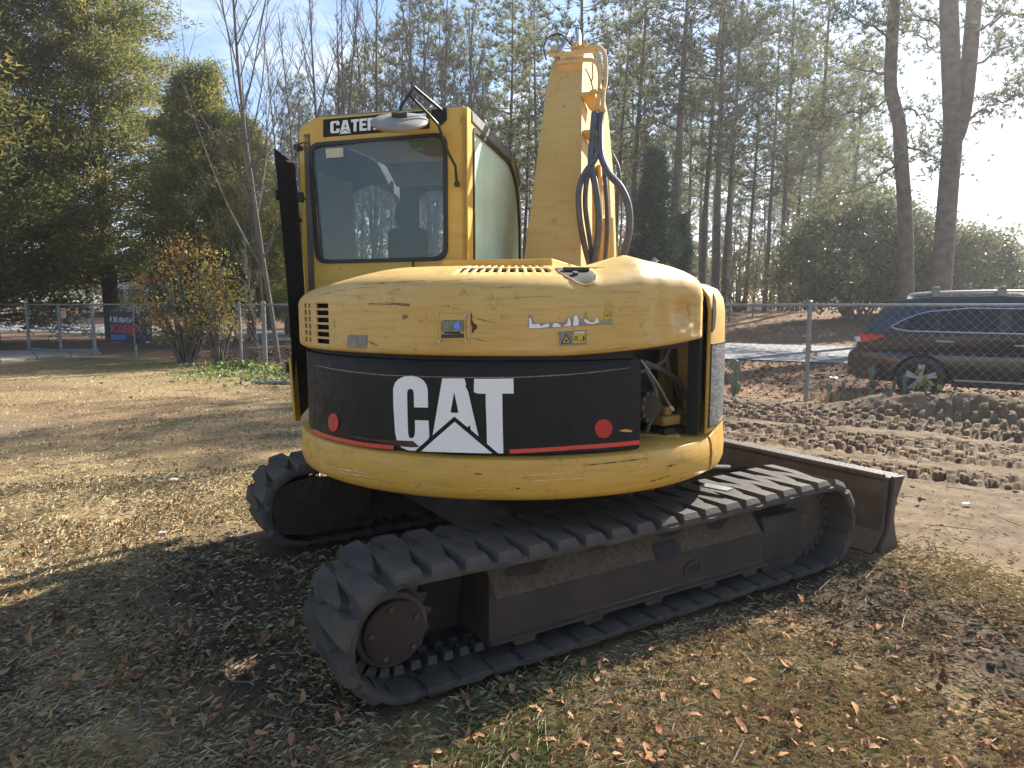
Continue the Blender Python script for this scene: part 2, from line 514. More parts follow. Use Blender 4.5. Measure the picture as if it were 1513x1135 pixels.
me.polygons.add(len(quads)); me.polygons.foreach_set('loop_start', np.arange(0, quads.size, 4, dtype=np.int32))
me.polygons.foreach_set('use_smooth', np.ones(len(quads), dtype=bool))
me.update(calc_edges=True)
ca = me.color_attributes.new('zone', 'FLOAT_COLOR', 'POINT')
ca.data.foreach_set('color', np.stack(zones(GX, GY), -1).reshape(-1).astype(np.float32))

def ground_mat():
    m, nt, b, o = new_mat('yard_soil_and_turf')
    at = nt.nodes.new('ShaderNodeAttribute'); at.attribute_name = 'zone'
    sp = nt.nodes.new('ShaderNodeSeparateColor'); nt.links.new(at.outputs['Color'], sp.inputs['Color'])
    fine = noise_n(nt, 60, 6, .7); mid = noise_n(nt, 6, 7, .62); big = noise_n(nt, .7, 5)
    lawn = ramp(nt, fine, [(.30, (.13, .092, .05)), (.52, (.30, .215, .105)), (.75, (.44, .33, .175))])
    lawn = mix(nt, ramp(nt, mid, [(.42, 0.0), (.68, .75)]), lawn, (.145, .105, .06))
    lawn = mix(nt, ramp(nt, big, [(.4, 0.0), (.7, .35)]), lawn, (.33, .23, .13))
    grn = ramp(nt, fine, [(.3, (.055, .075, .02)), (.7, (.16, .20, .06))])
    col = mix(nt, mix(nt, ramp(nt, mid, [(.3, .3), (.7, 1.0)]), 0.0, sp.outputs['Green']), lawn, grn)
    straw = ramp(nt, fine, [(.3, (.10, .06, .035)), (.55, (.22, .135, .08)), (.75, (.34, .22, .13))])
    col = mix(nt, at.outputs['Alpha'], col, straw)
    sand = ramp(nt, mid, [(.3, (.105, .074, .048)), (.5, (.19, .14, .093)), (.72, (.28, .215, .145))])
    sand = mix(nt, ramp(nt, fine, [(.35, .55), (.6, 0.0)]), sand, (.13, .095, .065))
    col = mix(nt, sp.outputs['Red'], col, sand)
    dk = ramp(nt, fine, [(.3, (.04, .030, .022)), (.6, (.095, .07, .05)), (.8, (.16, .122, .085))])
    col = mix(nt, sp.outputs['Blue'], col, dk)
    nt.links.new(col, b.inputs['Base Color']); b.inputs['Roughness'].default_value = 1; b.inputs['Specular IOR Level'].default_value = .15
    bump(nt, noise_n(nt, 45, 8, .7), b, .7, .025)
    return m
me.materials.append(ground_mat())
ground = inst('ground', me, None); tag(ground, kind='structure', label='yard of dry turf, churned soil and leaf litter')

# road across the far side of the fence, and a concrete drive by the gate
def strip(name, t0, t1, s0, s1, z, mat, ns=60, label=None):
    m = MB(); vs = []
    for i in range(ns + 1):
        s = s0 + (s1 - s0) * i / ns
        for t in (t0, t1):
            p = FD * s + FN * t
            vs.append((p[0], p[1], z))
    m.add(vs, [(2 * i, 2 * i + 2, 2 * i + 3, 2 * i + 1) for i in range(ns)])
    return tag(m.build(name, mat, smooth=0), kind='structure', label=label)
M_asph = simple('worn_asphalt', (.13, .135, .145), (.20, .20, .205), 1.2, .9, .3, bscale=60)
M_conc = simple('old_concrete', (.33, .29, .24), (.24, .21, .17), 3, .95, .3, bscale=60)
strip('road', 19.3, 27.0, -160, 140, .03, M_asph, label='grey asphalt road running past beyond the fence')
m = MB()
pts = [on_ground(-60, 541), on_ground(150, 524), on_ground(145, 517), on_ground(-60, 522)]
for k in range(4):
    a, b_ = k / 4 + .004, (k + 1) / 4 - .004
    q = [pts[0].lerp(pts[1], a), pts[0].lerp(pts[1], b_), pts[3].lerp(pts[2], b_), pts[3].lerp(pts[2], a)]
    m.add([(p.x, p.y, .05) for p in q] + [(p.x, p.y, -.1) for p in q], [(0, 1, 2, 3), (0, 4, 5, 1), (1, 5, 6, 2), (2, 6, 7, 3), (3, 7, 4, 0)])
tag(m.build('driveway', M_conc, smooth=0), kind='structure', label='pale concrete drive at the gate')

# ---------------------------------------------------------------- the excavator
PSI = R(15)
EX = empty('excavator', (UC[0], UC[1], 0))
tag(EX, 'yellow tracked excavator with a black rear panel standing in the middle of the yard', 'excavator')
C3 = Vector((UC[0], UC[1], 0))
UP = Matrix.Rotation(-PSI, 4, 'Z')                       # upper body: +Y forward, +X right
UN = Matrix.Rotation(UA - R(90), 4, 'Z')                 # undercarriage
fwd = UP.to_3x3() @ Vector((0, 1, 0)); rgt = UP.to_3x3() @ Vector((1, 0, 0))
def tail(x, y, r):
    d = ray(x, y); o = _O - C3
    a = d.x ** 2 + d.y ** 2; b = 2 * (o.x * d.x + o.y * d.y); c = o.x ** 2 + o.y ** 2 - r * r
    t = (-b - math.sqrt(max(b * b - 4 * a * c, 0))) / 2 / a
    p = o + d * t
    return (math.atan2(p.x, -p.y), p.z)
def rear(x, y, yl):
    q = on_plane(x, y, C3 + fwd * yl, fwd) - C3
    return (q.dot(rgt), q.z)
def side(x, y, xl):
    q = on_plane(x, y, C3 + rgt * xl, rgt) - C3
    return (q.dot(fwd), q.z)
def cylmap(r):
    return lambda u, v, w: ((r + w) * math.sin(u), -(r + w) * math.cos(u), v)
def tail_patch(name, poly, r, mat, parent, t=.0025, px=True, step=R(1.5), smooth=0):
    """thin patch lying on the tail's cylinder, outline given as (angle, height)"""
    P = [tail(p[0], p[1], r) for p in poly] if px else poly
    bm = bmesh.new()
    tris = tessellate_polygon([[Vector((p[0], p[1], 0)) for p in P]])
    vs = [bm.verts.new((p[0], p[1], 0)) for p in P]
    for tr in tris:
        try: bm.faces.new([vs[i] for i in tr])
        except ValueError: pass
    lo, hi = min(p[0] for p in P), max(p[0] for p in P)
    k = math.floor(lo / step) + 1
    while k * step < hi:
        bmesh.ops.bisect_plane(bm, geom=bm.verts[:] + bm.edges[:] + bm.faces[:], plane_co=(k * step, 0, 0), plane_no=(1, 0, 0)); k += 1
    ret = bmesh.ops.extrude_face_region(bm, geom=bm.faces[:])
    for v in ret['geom']:
        if isinstance(v, bmesh.types.BMVert): v.co.z = 1.0
    for v in bm.verts:
        rr = r + .0008 + (t if v.co.z > .5 else 0)
        a, z = v.co.x, v.co.y
        v.co = (rr * math.sin(a), -rr * math.cos(a), z)
    bmesh.ops.recalc_face_normals(bm, faces=bm.faces)
    me = bpy.data.meshes.new(name); bm.to_mesh(me); bm.free(); me.materials.append(mat)
    return inst(name, me, parent)
def arc(a, b, step=2.0, extra=()):
    n = max(2, int(abs(b - a) / step))
    L = [a + (b - a) * i / n for i in range(n + 1)] + list(extra)
    return [R(x) for x in sorted(set(L))]

# -- counterweight: the yellow belt round the tail
RC = 1.19
prof = [(.95, .655), (1.10, .652), (1.155, .657), (1.18, .672), (1.19, .70), (1.193, .76), (1.188, .81), (1.178, .838), (1.155, .848), (.95, .852)]
cw = MB().revolve(prof, arc(-104, 55.5, 2), close=True).build('counterweight', M_yel, EX, smooth=40)
def cornermod(ph, j, r, z):
    k = max(0, min(1, (math.degrees(ph) - 56) / 14))
    return (r + (.006 if j in (3, 4, 5, 6, 7) else 0), z + (.10 * k if j >= 7 else 0) + (-.0 * k))
MB().revolve(prof, arc(56.3, 100, 2), mod=cornermod, close=True).build('counterweight_corner', M_yel, EX, smooth=40)

M_scrape = simple('pale_scrape', (.66, .56, .36), (.58, .42, .16), 60, .6)
def scrape(pts, h, seed, mat, r=1.1935, par=None, nm='paint_scrape'):
    rnd = random.Random(seed); top, bot = [], []
    n = 16
    for k in range(n + 1):
        t = k / n; x = pts[0][0] + (pts[1][0] - pts[0][0]) * t; y = pts[0][1] + (pts[1][1] - pts[0][1]) * t + 3 * math.sin(math.pi * t) * pts[2]
        w = h * (math.sin(math.pi * t) ** .5 + .04) * rnd.uniform(.15, 1)
        top.append((x, y - w)); bot.append((x + rnd.uniform(-2, 2), y + w * rnd.uniform(.2, 1)))
    return tail_patch(nm, top + bot[::-1], r, mat, par or cw, t=.0006)
for k, a in enumerate([((480, 688), (545, 701), 0, 1.6), ((500, 697), (556, 706), .2, 1.3), ((520, 693), (530, 695), 0, 1.6), ((765, 703), (852, 697), .3, 1.6), ((775, 711), (872, 706), .2, 1.8), ((600, 716), (660, 721), 0, .8), ((690, 722), (760, 722), 0, .7), ((930, 700), (985, 686), .3, .8), ((570, 690), (640, 698), 0, .6)]):
    scrape(a[:3], a[3], 40 + k, M_scrape)
for k, a in enumerate([((864, 688), (965, 676), .2, 1.2), ((985, 690), (1000, 686), 0, 1.5), ((700, 700), (712, 701), 0, 1.6), ((762, 722), (768, 722), 0, 2.0), ((960, 712), (990, 703), 0, 1.4)]):
    scrape(a[:3], a[3], 60 + k, M_rust, nm='rust_patch')
# -- black rear panel with the white letters
RP = 1.165
prof = [(1.12, .851), (1.150, .853), (1.163, .862), (1.165, .88), (1.165, 1.20), (1.160, 1.235), (1.148, 1.255), (1.12, 1.262)]
pan = MB().revolve(prof, arc(-64.5, 29.3, 1.5), close=True).build('rear_panel', M_blk, EX, smooth=40)
MB().revolve([(1.10, .853), (1.148, .86), (1.152, 1.25), (1.10, 1.26)], arc(-104, -65.4, 2), close=True).build('side_panel', M_blk, EX, smooth=40)
cpx = lambda L: [(560 + a / 6.877, 540 + b / 6.877) for a, b in L]
_C = [(500, 428), (498, 330), (497, 250), (485, 200), (460, 160), (435, 138), (400, 120), (330, 105), (260, 112), (200, 140), (165, 180), (148, 235), (149, 330), (150, 400), (155, 480), (160, 560), (168, 680), (185, 760), (205, 800), (235, 835), (300, 862), (372, 866), (412, 828), (500, 750), (513, 720), (509, 640), (505, 560), (368, 555), (370, 640), (368, 700), (355, 730), (330, 742), (308, 730), (298, 690), (293, 540), (290, 400), (288, 270), (300, 245), (325, 235), (348, 248), (357, 280), (360, 425)]
_A1 = [(645, 132), (760, 132), (765, 265), (728, 478), (768, 482), (768, 518), (548, 708), (580, 520), (610, 340)]
_A2 = [(760, 132), (868, 132), (885, 190), (880, 215), (905, 260), (925, 350), (960, 500), (1012, 718), (935, 655), (925, 605), (900, 628), (768, 518), (768, 482), (810, 480), (765, 265)]
_TR = [(770, 572), (1150, 892), (800, 884), (430, 872), (600, 720)]
_T = [(968, 135), (1160, 136), (1365, 132), (1368, 285), (1252, 285), (1257, 600), (1263, 892), (1212, 892), (1098, 795), (1094, 600), (1086, 400), (1085, 288), (1000, 284), (965, 270)]
for nm, L in (('letter', _C), ('letter', _A1), ('letter', _A2), ('logo_triangle', _TR), ('letter', _T)):
    tail_patch(nm, cpx(L), RP, M_white, pan)
tail_patch('rust_patch', cpx([(-330, 700), (-200, 722), (0, 752), (200, 762), (345, 768), (412, 828), (330, 832), (240, 824), (150, 800), (0, 772), (-200, 745)]), RP + .004, M_rust, pan, t=.001)
def disc_px(cx, cy, rx, ry, n=22): return [(cx + rx * math.cos(2 * math.pi * k / n), cy + ry * math.sin(2 * math.pi * k / n)) for k in range(n)]
tail_patch('reflector', disc_px(494, 624, 7.5, 13.5), RP, M_red, pan, t=.006)
tail_patch('reflector', disc_px(891, 633, 13, 14), RP, M_red, pan, t=.006)
tail_patch('reflective_stripe', [(463, 633), (500, 646), (540, 654), (582, 658), (582, 664), (540, 660), (500, 652), (464, 640)], RP, M_stripe, pan)
tail_patch('reflective_stripe', [(753, 664), (850, 658), (945, 650), (945, 656.5), (850, 664), (753, 670)], RP, M_stripe, pan)
tail_patch('paint_scrape', [(470, 540), (560, 553), (680, 557), (760, 557), (840, 553), (930, 543), (930, 544), (840, 554.2), (760, 558.3), (680, 558.3), (560, 554.3), (470, 541.2)], RP, simple('bare_scrape', (.32, .25, .15), (.14, .11, .07), 30, .8), pan, t=.0008)
tail_patch('paint_scrape', [(914, 636), (925, 634), (934, 636), (933, 638.5), (920, 638)], RP, M_yel, pan, t=.001)

MB().revolve([(1.06, 1.20), (1.115, 1.20), (1.13, 1.262), (1.13, 1.30), (1.06, 1.30)], arc(-106, 28.5, 3), close=True).build('gap_backing', M_dark, EX)  # dark strip added behind the gap under the hood to stop light leaking through
# -- engine hood
slot_phi = [(-52.2, -46.0), (-57.6, -55.9), (-61.3, -59.0)]
slot_z = [(1.311 + .0335 * k, 1.311 + .0335 * k + .0225) for k in range(6)]
hp = [(1.150, 1.279), (1.170, 1.281), (1.181, 1.29), (1.184, 1.302)]
for a, b in slot_z: hp += [(1.185, a), (1.185, b)]
hp += [(1.183, 1.515), (1.174, 1.545), (1.157, 1.572), (1.13, 1.597), (1.09, 1.617), (1.04, 1.634), (1.0, 1.645), (.95, 1.656), (.90, 1.664), (.85, 1.671), (.80, 1.676), (.70, 1.681), (.45, 1.683)]
top0 = 4 + 12
vent = []                                                 # slots on the top face
a = -13.5
while a < 9.5:
    vent.append((a, a + 1.35)); a += 2.15
vent += [(21.4, 22.8), (23.6, 25.2)]
ex = [x for p in slot_phi for x in p] + [x for p in vent for x in p] + [11.2, 13.2, 15.2, 17.2, 19.0, 20.4]
def hood_skip(ph, j):
    d = math.degrees(ph)
    for i, (a, b) in enumerate(slot_phi):
        if a < d < b and 4 <= j < 16 and (j - 4) % 2 == 0: return True
    for i, (a, b) in enumerate(vent):
        if a < d < b:
            if d > 20: return j in (top0 + 7, top0 + 8)
            if j in (top0 + 5, top0 + 6, top0 + 8, top0 + 9): return True
    return False
def g(x, c, w): return math.exp(-((x - c) / w) ** 2)
def hood_mod(ph, j, r, z):
    d = math.degrees(ph)
    X = r * math.sin(ph)
    if X > .36 and d < 90 and j >= top0 - 1:
        k = min(1, (j - top0 + 1) / 6)
        pk = max(0, (X - .38) / .17) if X < .55 else max(-.15, 1 - (X - .55) / .36)
        z += .062 * pk * k
    if d > 28 and top0 <= j <= top0 + 6:
        k = min(1, (d - 28) / 14); sq = (.35, .7, 1, 1, .8, .5, .25)[j - top0]
        z += .022 * k * sq; r += .020 * k * sq
    if d < -40 and j >= top0: z -= .0018 * (-40 - d) * min(1, (j - top0 + 1) / 6)
    # the skin is dented on the right, creased below the broken latch
    r -= .030 * g(d, 42, 4.0) * g(z, 1.45, .06) + .016 * g(d, 33, 1.6) * g(z, 1.43, .10) + .018 * g(d, 15.5, 2.4) * g(z, 1.545, .045) + .014 * g(d, 46.5, 1.6) * g(z, 1.36, .035)
    r += .014 * g(d, 36.5, 1.2) * g(z, 1.41, .07) + .012 * g(d, 44.5, 1.3) * g(z, 1.38, .035) + .009 * g(d, 40.5, 1.0) * g(z, 1.345, .02)
    if d > 10: z += .055 * ((d - 10) / 40) ** 1.3 * max(0, (1.42 - z) / .14) if z < 1.42 else 0
    if d > 47 and j > top0 - 2: r -= .006 * (d - 47) * min(1, (j - top0 + 2) / 6)
    return r, z
hood = MB().revolve(hp, arc(-106, 49.4, 1.25, ex), skip=hood_skip, mod=hood_mod).build('engine_hood', M_hood, EX, smooth=50, solid=.012)
MB().revolve([(1.10, 1.29), (1.11, 1.48), (1.08, 1.56), (.98, 1.61), (.80, 1.63), (.45, 1.635)], arc(-106, 49.0, 3)).build('hood_liner', M_dark, EX, smooth=50)
# rear latch recess
lt = tail(643, 458, 1.185); lb = tail(695, 508, 1.185)
pa, pb, za, zb = lt[0], lb[0], lb[1], lt[1]
def frame_patch(name, a0, a1, z0, z1, w, wz, r, t, mat, parent, n=5):
    m = MB()
    L = []
    def ring(rr):
        out = []
        for (p, q) in (((a0, z0), (a1, z0)), ((a1, z0), (a1, z1)), ((a1, z1), (a0, z1)), ((a0, z1), (a0, z0))):
            for k in range(n): out.append((p[0] + (q[0] - p[0]) * k / n, p[1] + (q[1] - p[1]) * k / n))
        return out
    outer = ring(0)
    ca, cz = (a0 + a1) / 2, (z0 + z1) / 2
    sa, sz = 1 - 2 * w / (a1 - a0), 1 - 2 * wz / (z1 - z0)
    inner = [(ca + (p[0] - ca) * sa, cz + (p[1] - cz) * sz) for p in outer]
    N = len(outer)
    P = lambda p, rr: (rr * math.sin(p[0]), -rr * math.cos(p[0]), p[1])
    vs = [P(p, r + t) for p in outer] + [P(p, r + t) for p in inner] + [P(p, r) for p in outer] + [P(p, r) for p in inner]
    fs = []
    for i in range(N):
        j = (i + 1) % N
        fs += [(i, j, N + j, N + i), (2 * N + i, 2 * N + j, j, i), (N + i, N + j, 3 * N + j, 3 * N + i)]
    return m.add(vs, fs).build(name, mat, parent, smooth=0)
frame_patch('latch_frame', pa, pb, za, zb, .012, .012, 1.186, .003, M_hood, hood)
frame_patch('latch_frame', pa + .014, pb - .014, za + .014, zb - .014, .020, .028, 1.186, .006, M_hood, hood)
tail_patch('latch_pocket', [(651, 472), (688, 472), (688, 501), (651, 501)], 1.186, M_dark, hood, t=.001)
tail_patch('latch_handle', [(652.5, 474), (686, 473), (686, 490), (652.5, 491)], 1.188, simple('brushed_steel', (.22, .21, .19), (.12, .115, .10), 30, .45, metallic=.6), hood, t=.008)
tail_patch('latch_lip', [(652.5, 494), (686, 493), (686, 499), (652.5, 500)], 1.188, M_steel, hood, t=.005)
tail_patch('key_tag', disc_px(675.5, 481.5, 5, 5.2), 1.198, M_blue, hood, t=.002)
for x, y in ((647, 466), (688, 466), (649, 504), (689, 503)):
    tail_patch('bolt', disc_px(x, y, 2.6, 2.6, 10), 1.19, M_chrome, hood, t=.006)
# decals on the hood
tail_patch('worn_sticker', [(514, 495), (543, 495), (542, 515), (513, 514)], 1.186, M_grey_decal, hood, t=.001)
tail_patch('warning_sign', [(517.5, 512), (523, 500), (528.5, 512)], 1.1875, simple('faded_print', (.30, .27, .2), (.22, .2, .15), 40, .7), hood, t=.0006)
wd = tail_patch('warning_sticker', [(826, 490), (866.5, 488), (866.5, 509), (826, 511)], 1.186, M_grey_decal, hood, t=.001)
tail_patch('warning_sign', [(829, 508), (836.5, 493), (844, 507.5)], 1.1875, M_dark, hood, t=.0005)
tail_patch('warning_sign', [(831.2, 506.8), (836.5, 496), (841.7, 506.3)], 1.1885, M_yel_decal, hood, t=.0005)
tail_patch('warning_sign', [(846.5, 493), (864.5, 492), (864.5, 506), (846.5, 507)], 1.1875, M_yel_decal, hood, t=.0005)
tail_patch('warning_sign', [(848, 490.6), (864, 490), (864, 491.6), (848, 492.3)], 1.1875, M_white, hood, t=.0005)
for L in ([(849, 504), (849, 497), (853, 496.8), (853, 504), (852, 504), (852, 498), (850, 498), (850, 504)], [(855, 503.6), (857, 502), (857, 504)], [(858.5, 503.4), (860, 502), (860, 504)], [(861.2, 503.5), (861.5, 496), (863.3, 496), (863.6, 503.5)], [(834.5, 505), (836.5, 500), (839, 505)]):
    tail_patch('warning_sign', L, 1.1895, M_dark, hood, t=.0005)
# what is left of a torn name sticker
q = lambda L: [(690 + a / 3.7825, 360 + b / 3.7825) for a, b in L]
tail_patch('torn_sticker', q([(340, 478), (343, 410), (352, 394), (368, 412), (372, 440), (420, 446), (470, 438), (540, 440), (568, 404), (580, 432), (600, 395), (622, 400), (630, 425), (655, 420), (664, 375), (678, 428), (715, 436), (726, 404), (742, 436), (762, 428), (776, 358), (800, 388), (815, 428), (812, 450), (720, 456), (560, 464), (440, 474)]), 1.186, simple('torn_sticker_glue', (.22, .19, .16), (.34, .29, .2), 50, .8), hood, t=.0008)
for L, mt in (([(346, 474), (348, 412), (358, 420), (364, 452), (400, 448), (412, 462), (440, 450), (458, 446), (458, 466), (400, 473)], M_white), ([(476, 467), (484, 446), (505, 444), (524, 460), (520, 465)], M_white), ([(540, 462), (560, 446), (568, 410), (580, 440), (580, 460)], M_white), ([(592, 460), (598, 402), (616, 402), (624, 430), (622, 458)], M_white), ([(652, 430), (660, 420), (690, 440), (712, 440), (724, 408), (738, 440), (700, 450), (668, 446)], M_white), ([(764, 422), (776, 365), (792, 388), (806, 418), (780, 424)], M_yel_decal)):
    tail_patch('sticker_remnant', q(L), 1.1872, mt, hood, t=.0006)
for L in ([(770, 408), (772, 395), (776, 408)], [(782, 408), (784, 392), (787, 392), (789, 408)], [(793, 407), (794, 394), (797, 407)]):
    tail_patch('sticker_remnant', q(L), 1.1882, M_dark, hood, t=.0005)
# scratches: long dark scuff, rust run by the latch
M_scr = simple('dark_scuff', (.13, .09, .05), (.26, .18, .08), 60, .8)
q3 = lambda L: [(430 + a / 5.217, 420 + b / 5.217) for a, b in L]
tail_patch('scuff', q3([(600, 145), (720, 152), (830, 146), (915, 150), (918, 172), (860, 168), (820, 160), (720, 158), (615, 152), (604, 165)]), 1.1855, M_scr, hood, t=.0004)
tail_patch('scuff', q3([(860, 240), (895, 235), (905, 255), (875, 268), (880, 280), (858, 262)]), 1.1855, M_scr, hood, t=.0004)
tail_patch('rust_run', q3([(1388, 215), (1400, 245), (1392, 270), (1410, 300), (1436, 318), (1430, 350), (1412, 352), (1406, 378), (1392, 372), (1398, 330), (1385, 300)]), 1.1855, M_rust, hood, t=.0004)
for k, a in enumerate([((468, 437), (560, 424), -1, .7), ((520, 421), (640, 414), 0, 1.0), ((640, 416), (700, 413), 0, .7), ((560, 447), (604, 449), 0, .5), ((700, 470), (735, 478), 0, 1.2), ((760, 440), (830, 437), 0, .5), ((900, 430), (955, 432), 0, .6), ((700, 500), (720, 505), 0, .8), ((545, 505), (560, 512), 0, 2.2), ((880, 520), (930, 513), 0, .8), ((735, 425), (760, 424), 0, 1.0)]):
    scrape(a[:3], a[3], 80 + k, M_scr, r=1.1862, par=hood, nm='scuff')
for k, a in enumerate([((745, 482), (776, 476), 0, .7), ((730, 474), (770, 472), 0, .5), ((996, 470), (1002, 486), 0, 1.2), ((1003, 476), (1008, 488), 0, 1.4)]):
    scrape(a[:3], a[3], 100 + k, M_scrape, r=1.1862, par=hood)
# broken top latch: half-moon patch on the skin, coloured dark for the shaded torn recess
def hood_pt(ph, idx, off=0.0):
    k = int(idx); f_ = idx - k
    (r0, z0), (r1, z1) = [hood_mod(ph, q_, *hp[q_]) for q_ in (k, min(k + 1, len(hp) - 1))]
    r_, z_ = r0 + (r1 - r0) * f_, z0 + (z1 - z0) * f_
    nr, nz_ = (z1 - z0), -(r1 - r0); ln = math.hypot(nr, nz_) or 1
    r_ += off * nr / ln; z_ += off * nz_ / ln
    return Vector((r_ * math.sin(ph), -r_ * math.cos(ph), z_))
m = MB(); NA, NB_ = 14, 5; vs = []
for i in range(NA + 1):
    f_ = i / NA; ph = R(11.4 + 8.8 * f_); lo_ = 21.6 - 3.2 * math.sin(math.pi * min(1, max(0, f_))) ** .6
    for j in range(NB_ + 1):
        q_ = j / NB_
        vs.append(hood_pt(ph, lo_ + (22.9 - lo_) * q_, .0045))
m.add(vs, [(i * (NB_ + 1) + j, (i + 1) * (NB_ + 1) + j, (i + 1) * (NB_ + 1) + j + 1, i * (NB_ + 1) + j + 1) for i in range(NA) for j in range(NB_)])
m.build('latch_recess_shade', M_dark, EX, smooth=60)
m = MB(); m.tube([hood_pt(R(14.6), 20.2, .004), hood_pt(R(14.6), 20.2, .016)], .013, 10); m.build('bolt', M_steel, hood)
m = MB(); m.tube([hood_pt(R(12.6 + 6.4 * k / 6), 21.3, .012) for k in range(7)], .011, 8); m.build('latch_bar', M_steel, hood)
m = MB(); m.tube([hood_pt(R(11.2 + 9.2 * k / 10), 21.5 - 3.3 * math.sin(math.pi * k / 10) ** .6, .002) for k in range(11)], .004, 6); m.build('torn_edge', M_hood, hood)
pt = R(15.4)
MB().cyl((1.055 * math.sin(pt), -1.055 * math.cos(pt), 1.617), (1.085 * math.sin(pt), -1.085 * math.cos(pt), 1.612), .011, 10).build('bolt', M_steel, hood)

# -- right rear corner: yellow panel with the scuffed black insert
prof = [(1.165, .862), (1.178, .864), (1.184, .95), (1.186, 1.28), (1.184, 1.46), (1.172, 1.53), (1.14, 1.575), (1.08, 1.60), (.9, 1.61), (.9, 1.60), (1.07, 1.588), (1.125, 1.565), (1.155, 1.525), (1.165, 1.46)]
cor = MB().revolve(prof, arc(54.4, 104, 2), close=True).build('corner_panel', M_yel, EX, bevel=.006, smooth=40)
tail_patch('scuffed_plate', fillet([(R(54.6), .90), (R(76), .915), (R(76), 1.26), (R(70), 1.298), (R(54.6), 1.298)], [.002, .01, .06, .1, .01]), 1.186, M_scuff, cor, px=False, t=.003)
frame_patch('plate_seal', R(54.45), R(76.6), .89, 1.305, R(.5), .006, 1.1855, .006, M_seal, cor, n=10)
MB().revolve([(1.09, .86), (1.15, .86), (1.15, 1.52), (1.09, 1.54)], arc(52.2, 54.3, .7), close=True).build('door_jamb', M_seal, EX)
tail_patch('catch', [(R(54.5), 1.36), (R(56.4), 1.38), (R(57), 1.44), (R(56.6), 1.51), (R(54.5), 1.55)], 1.187, M_seal, cor, px=False, t=.004)

# -- engine bay, open between the black panel and the corner
bay = MB().revolve([(.30, .858), (.86, .858), (.88, 1.26), (.86, 1.30), (.30, 1.30)], arc(22, 62, 3), close=True).build('engine_bay', M_dark, EX, smooth=40)
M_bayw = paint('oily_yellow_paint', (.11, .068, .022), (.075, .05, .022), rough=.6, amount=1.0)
def at_r(x, y, r):
    a, z = tail(x, y, r); return Vector((r * math.sin(a), -r * math.cos(a), z))
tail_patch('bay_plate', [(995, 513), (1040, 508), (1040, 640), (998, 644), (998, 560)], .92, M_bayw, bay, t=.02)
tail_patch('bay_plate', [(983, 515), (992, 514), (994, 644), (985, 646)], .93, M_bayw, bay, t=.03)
ring = MB()
ring.tube([at_r(1023, 538, .96) + Vector((.035 * math.cos(t_) * .8, .02 * math.cos(t_), .035 * math.sin(t_))) for t_ in [k * math.pi / 6 for k in range(13)]], .010, 6)
ring.build('flange', M_steel, bay)
ring = MB()
ring.cyl(at_r(1023, 538, .95), at_r(1023, 538, .985), .026, 14)
ring.build('flange_cap', M_steel, bay, bevel=.004)
H_ = lambda L, rad, r, nm='hose', mt=None: MB().tube(smooth_path([at_r(x, y, rr) for x, y, rr in L], 5), rad, 8).build(nm, mt or M_hose, bay)
H_([(950, 535, 1.02), (975, 545, 1.0), (1000, 560, 1.0), (1010, 580, 1.02), (1016, 590, 1.03)], .013, 1)
H_([(1016, 590, 1.03), (1020, 602, 1.03), (1016, 612, 1.03), (1004, 615, 1.03)], .010, 1, 'elbow_pipe', M_chrome)
H_([(985, 515, .98), (985, 540, .98), (1000, 575, .98), (1008, 610, .98), (1016, 640, .98)], .011, 1)
H_([(990, 512, 1.0), (978, 535, 1.0), (950, 548, 1.0), (940, 555, 1.0)], .009, 1)
H_([(952, 545, 1.0), (966, 570, 1.02), (970, 595, 1.03), (960, 625, 1.02), (955, 640, 1.0)], .010, 1)
H_([(947, 532, 1.06), (970, 565, 1.05), (992, 603, 1.04)], .006, 1, 'gas_strut', M_chrome)
H_([(1012, 566, .97), (1014, 562, .97), (1030, 568, .97), (1040, 566, .97)], .007, 1)
H_([(987, 600, 1.03), (993, 606, 1.04)], .016, 1, 'hose_fitting', M_chrome)
m = MB()
p = at_r(981, 617, 1.0); tdir = Vector((math.cos(R(38)), math.sin(R(38)), 0)); 
rot = Matrix.Translation(p) @ Matrix.Rotation(R(38), 4, 'Z')
m.box((-.075, -.06, -.03), (.055, .06, .018), rot); m.box((-.045, -.05, .018), (.0, .05, .06), rot); m.box((.055, -.03, -.02), (.075, .03, .01), rot)
m.build('pump_block', paint('grimy_yellow_paint', (.30, .17, .028), (.22, .13, .03), rough=.6, amount=1.0), bay, bevel=.008)
m = MB(); rot2 = Matrix.Translation(at_r(985, 640, .98)) @ Matrix.Rotation(R(36), 4, 'Z')
m.box((-.10, -.08, -.05), (.06, .08, .045), rot2); m.build('battery_tray', M_seal, bay, bevel=.006)
m = MB()
for k in range(10):
    w = k * .628
    c = at_r(953, 600, .99) + Vector((.05 * math.cos(w) * .8, .03 * math.cos(w), .065 * math.sin(w)))
    m.cyl(c, c + Vector((.02, -.03, 0)), .013, 6)
m.cyl(at_r(953, 600, .97), at_r(953, 600, 1.0), .075, 20)
m.build('fan_pulley', M_steel, bay, bevel=.002)

# -- platform and body under the cab
m = MB(UP)
m.box((-.98, -.50, .70), (.98, 1.12, .86)); m.box((-1.10, -.08, .86), (-.30, 1.10, 1.46)); m.box((.36, -.10, .86), (1.04, 1.05, 1.56))
m.build('deck', M_yel, EX, bevel=.02)
MB().cyl((0, 0, .46), (0, 0, .71), .48, 40).build('slew_ring', M_steel, EX, bevel=.01)
m = MB(UP); m.box((-.24, -.50, 1.66), (.34, .28, 1.722)); m.build('access_cover', M_yel, EX, bevel=.006)

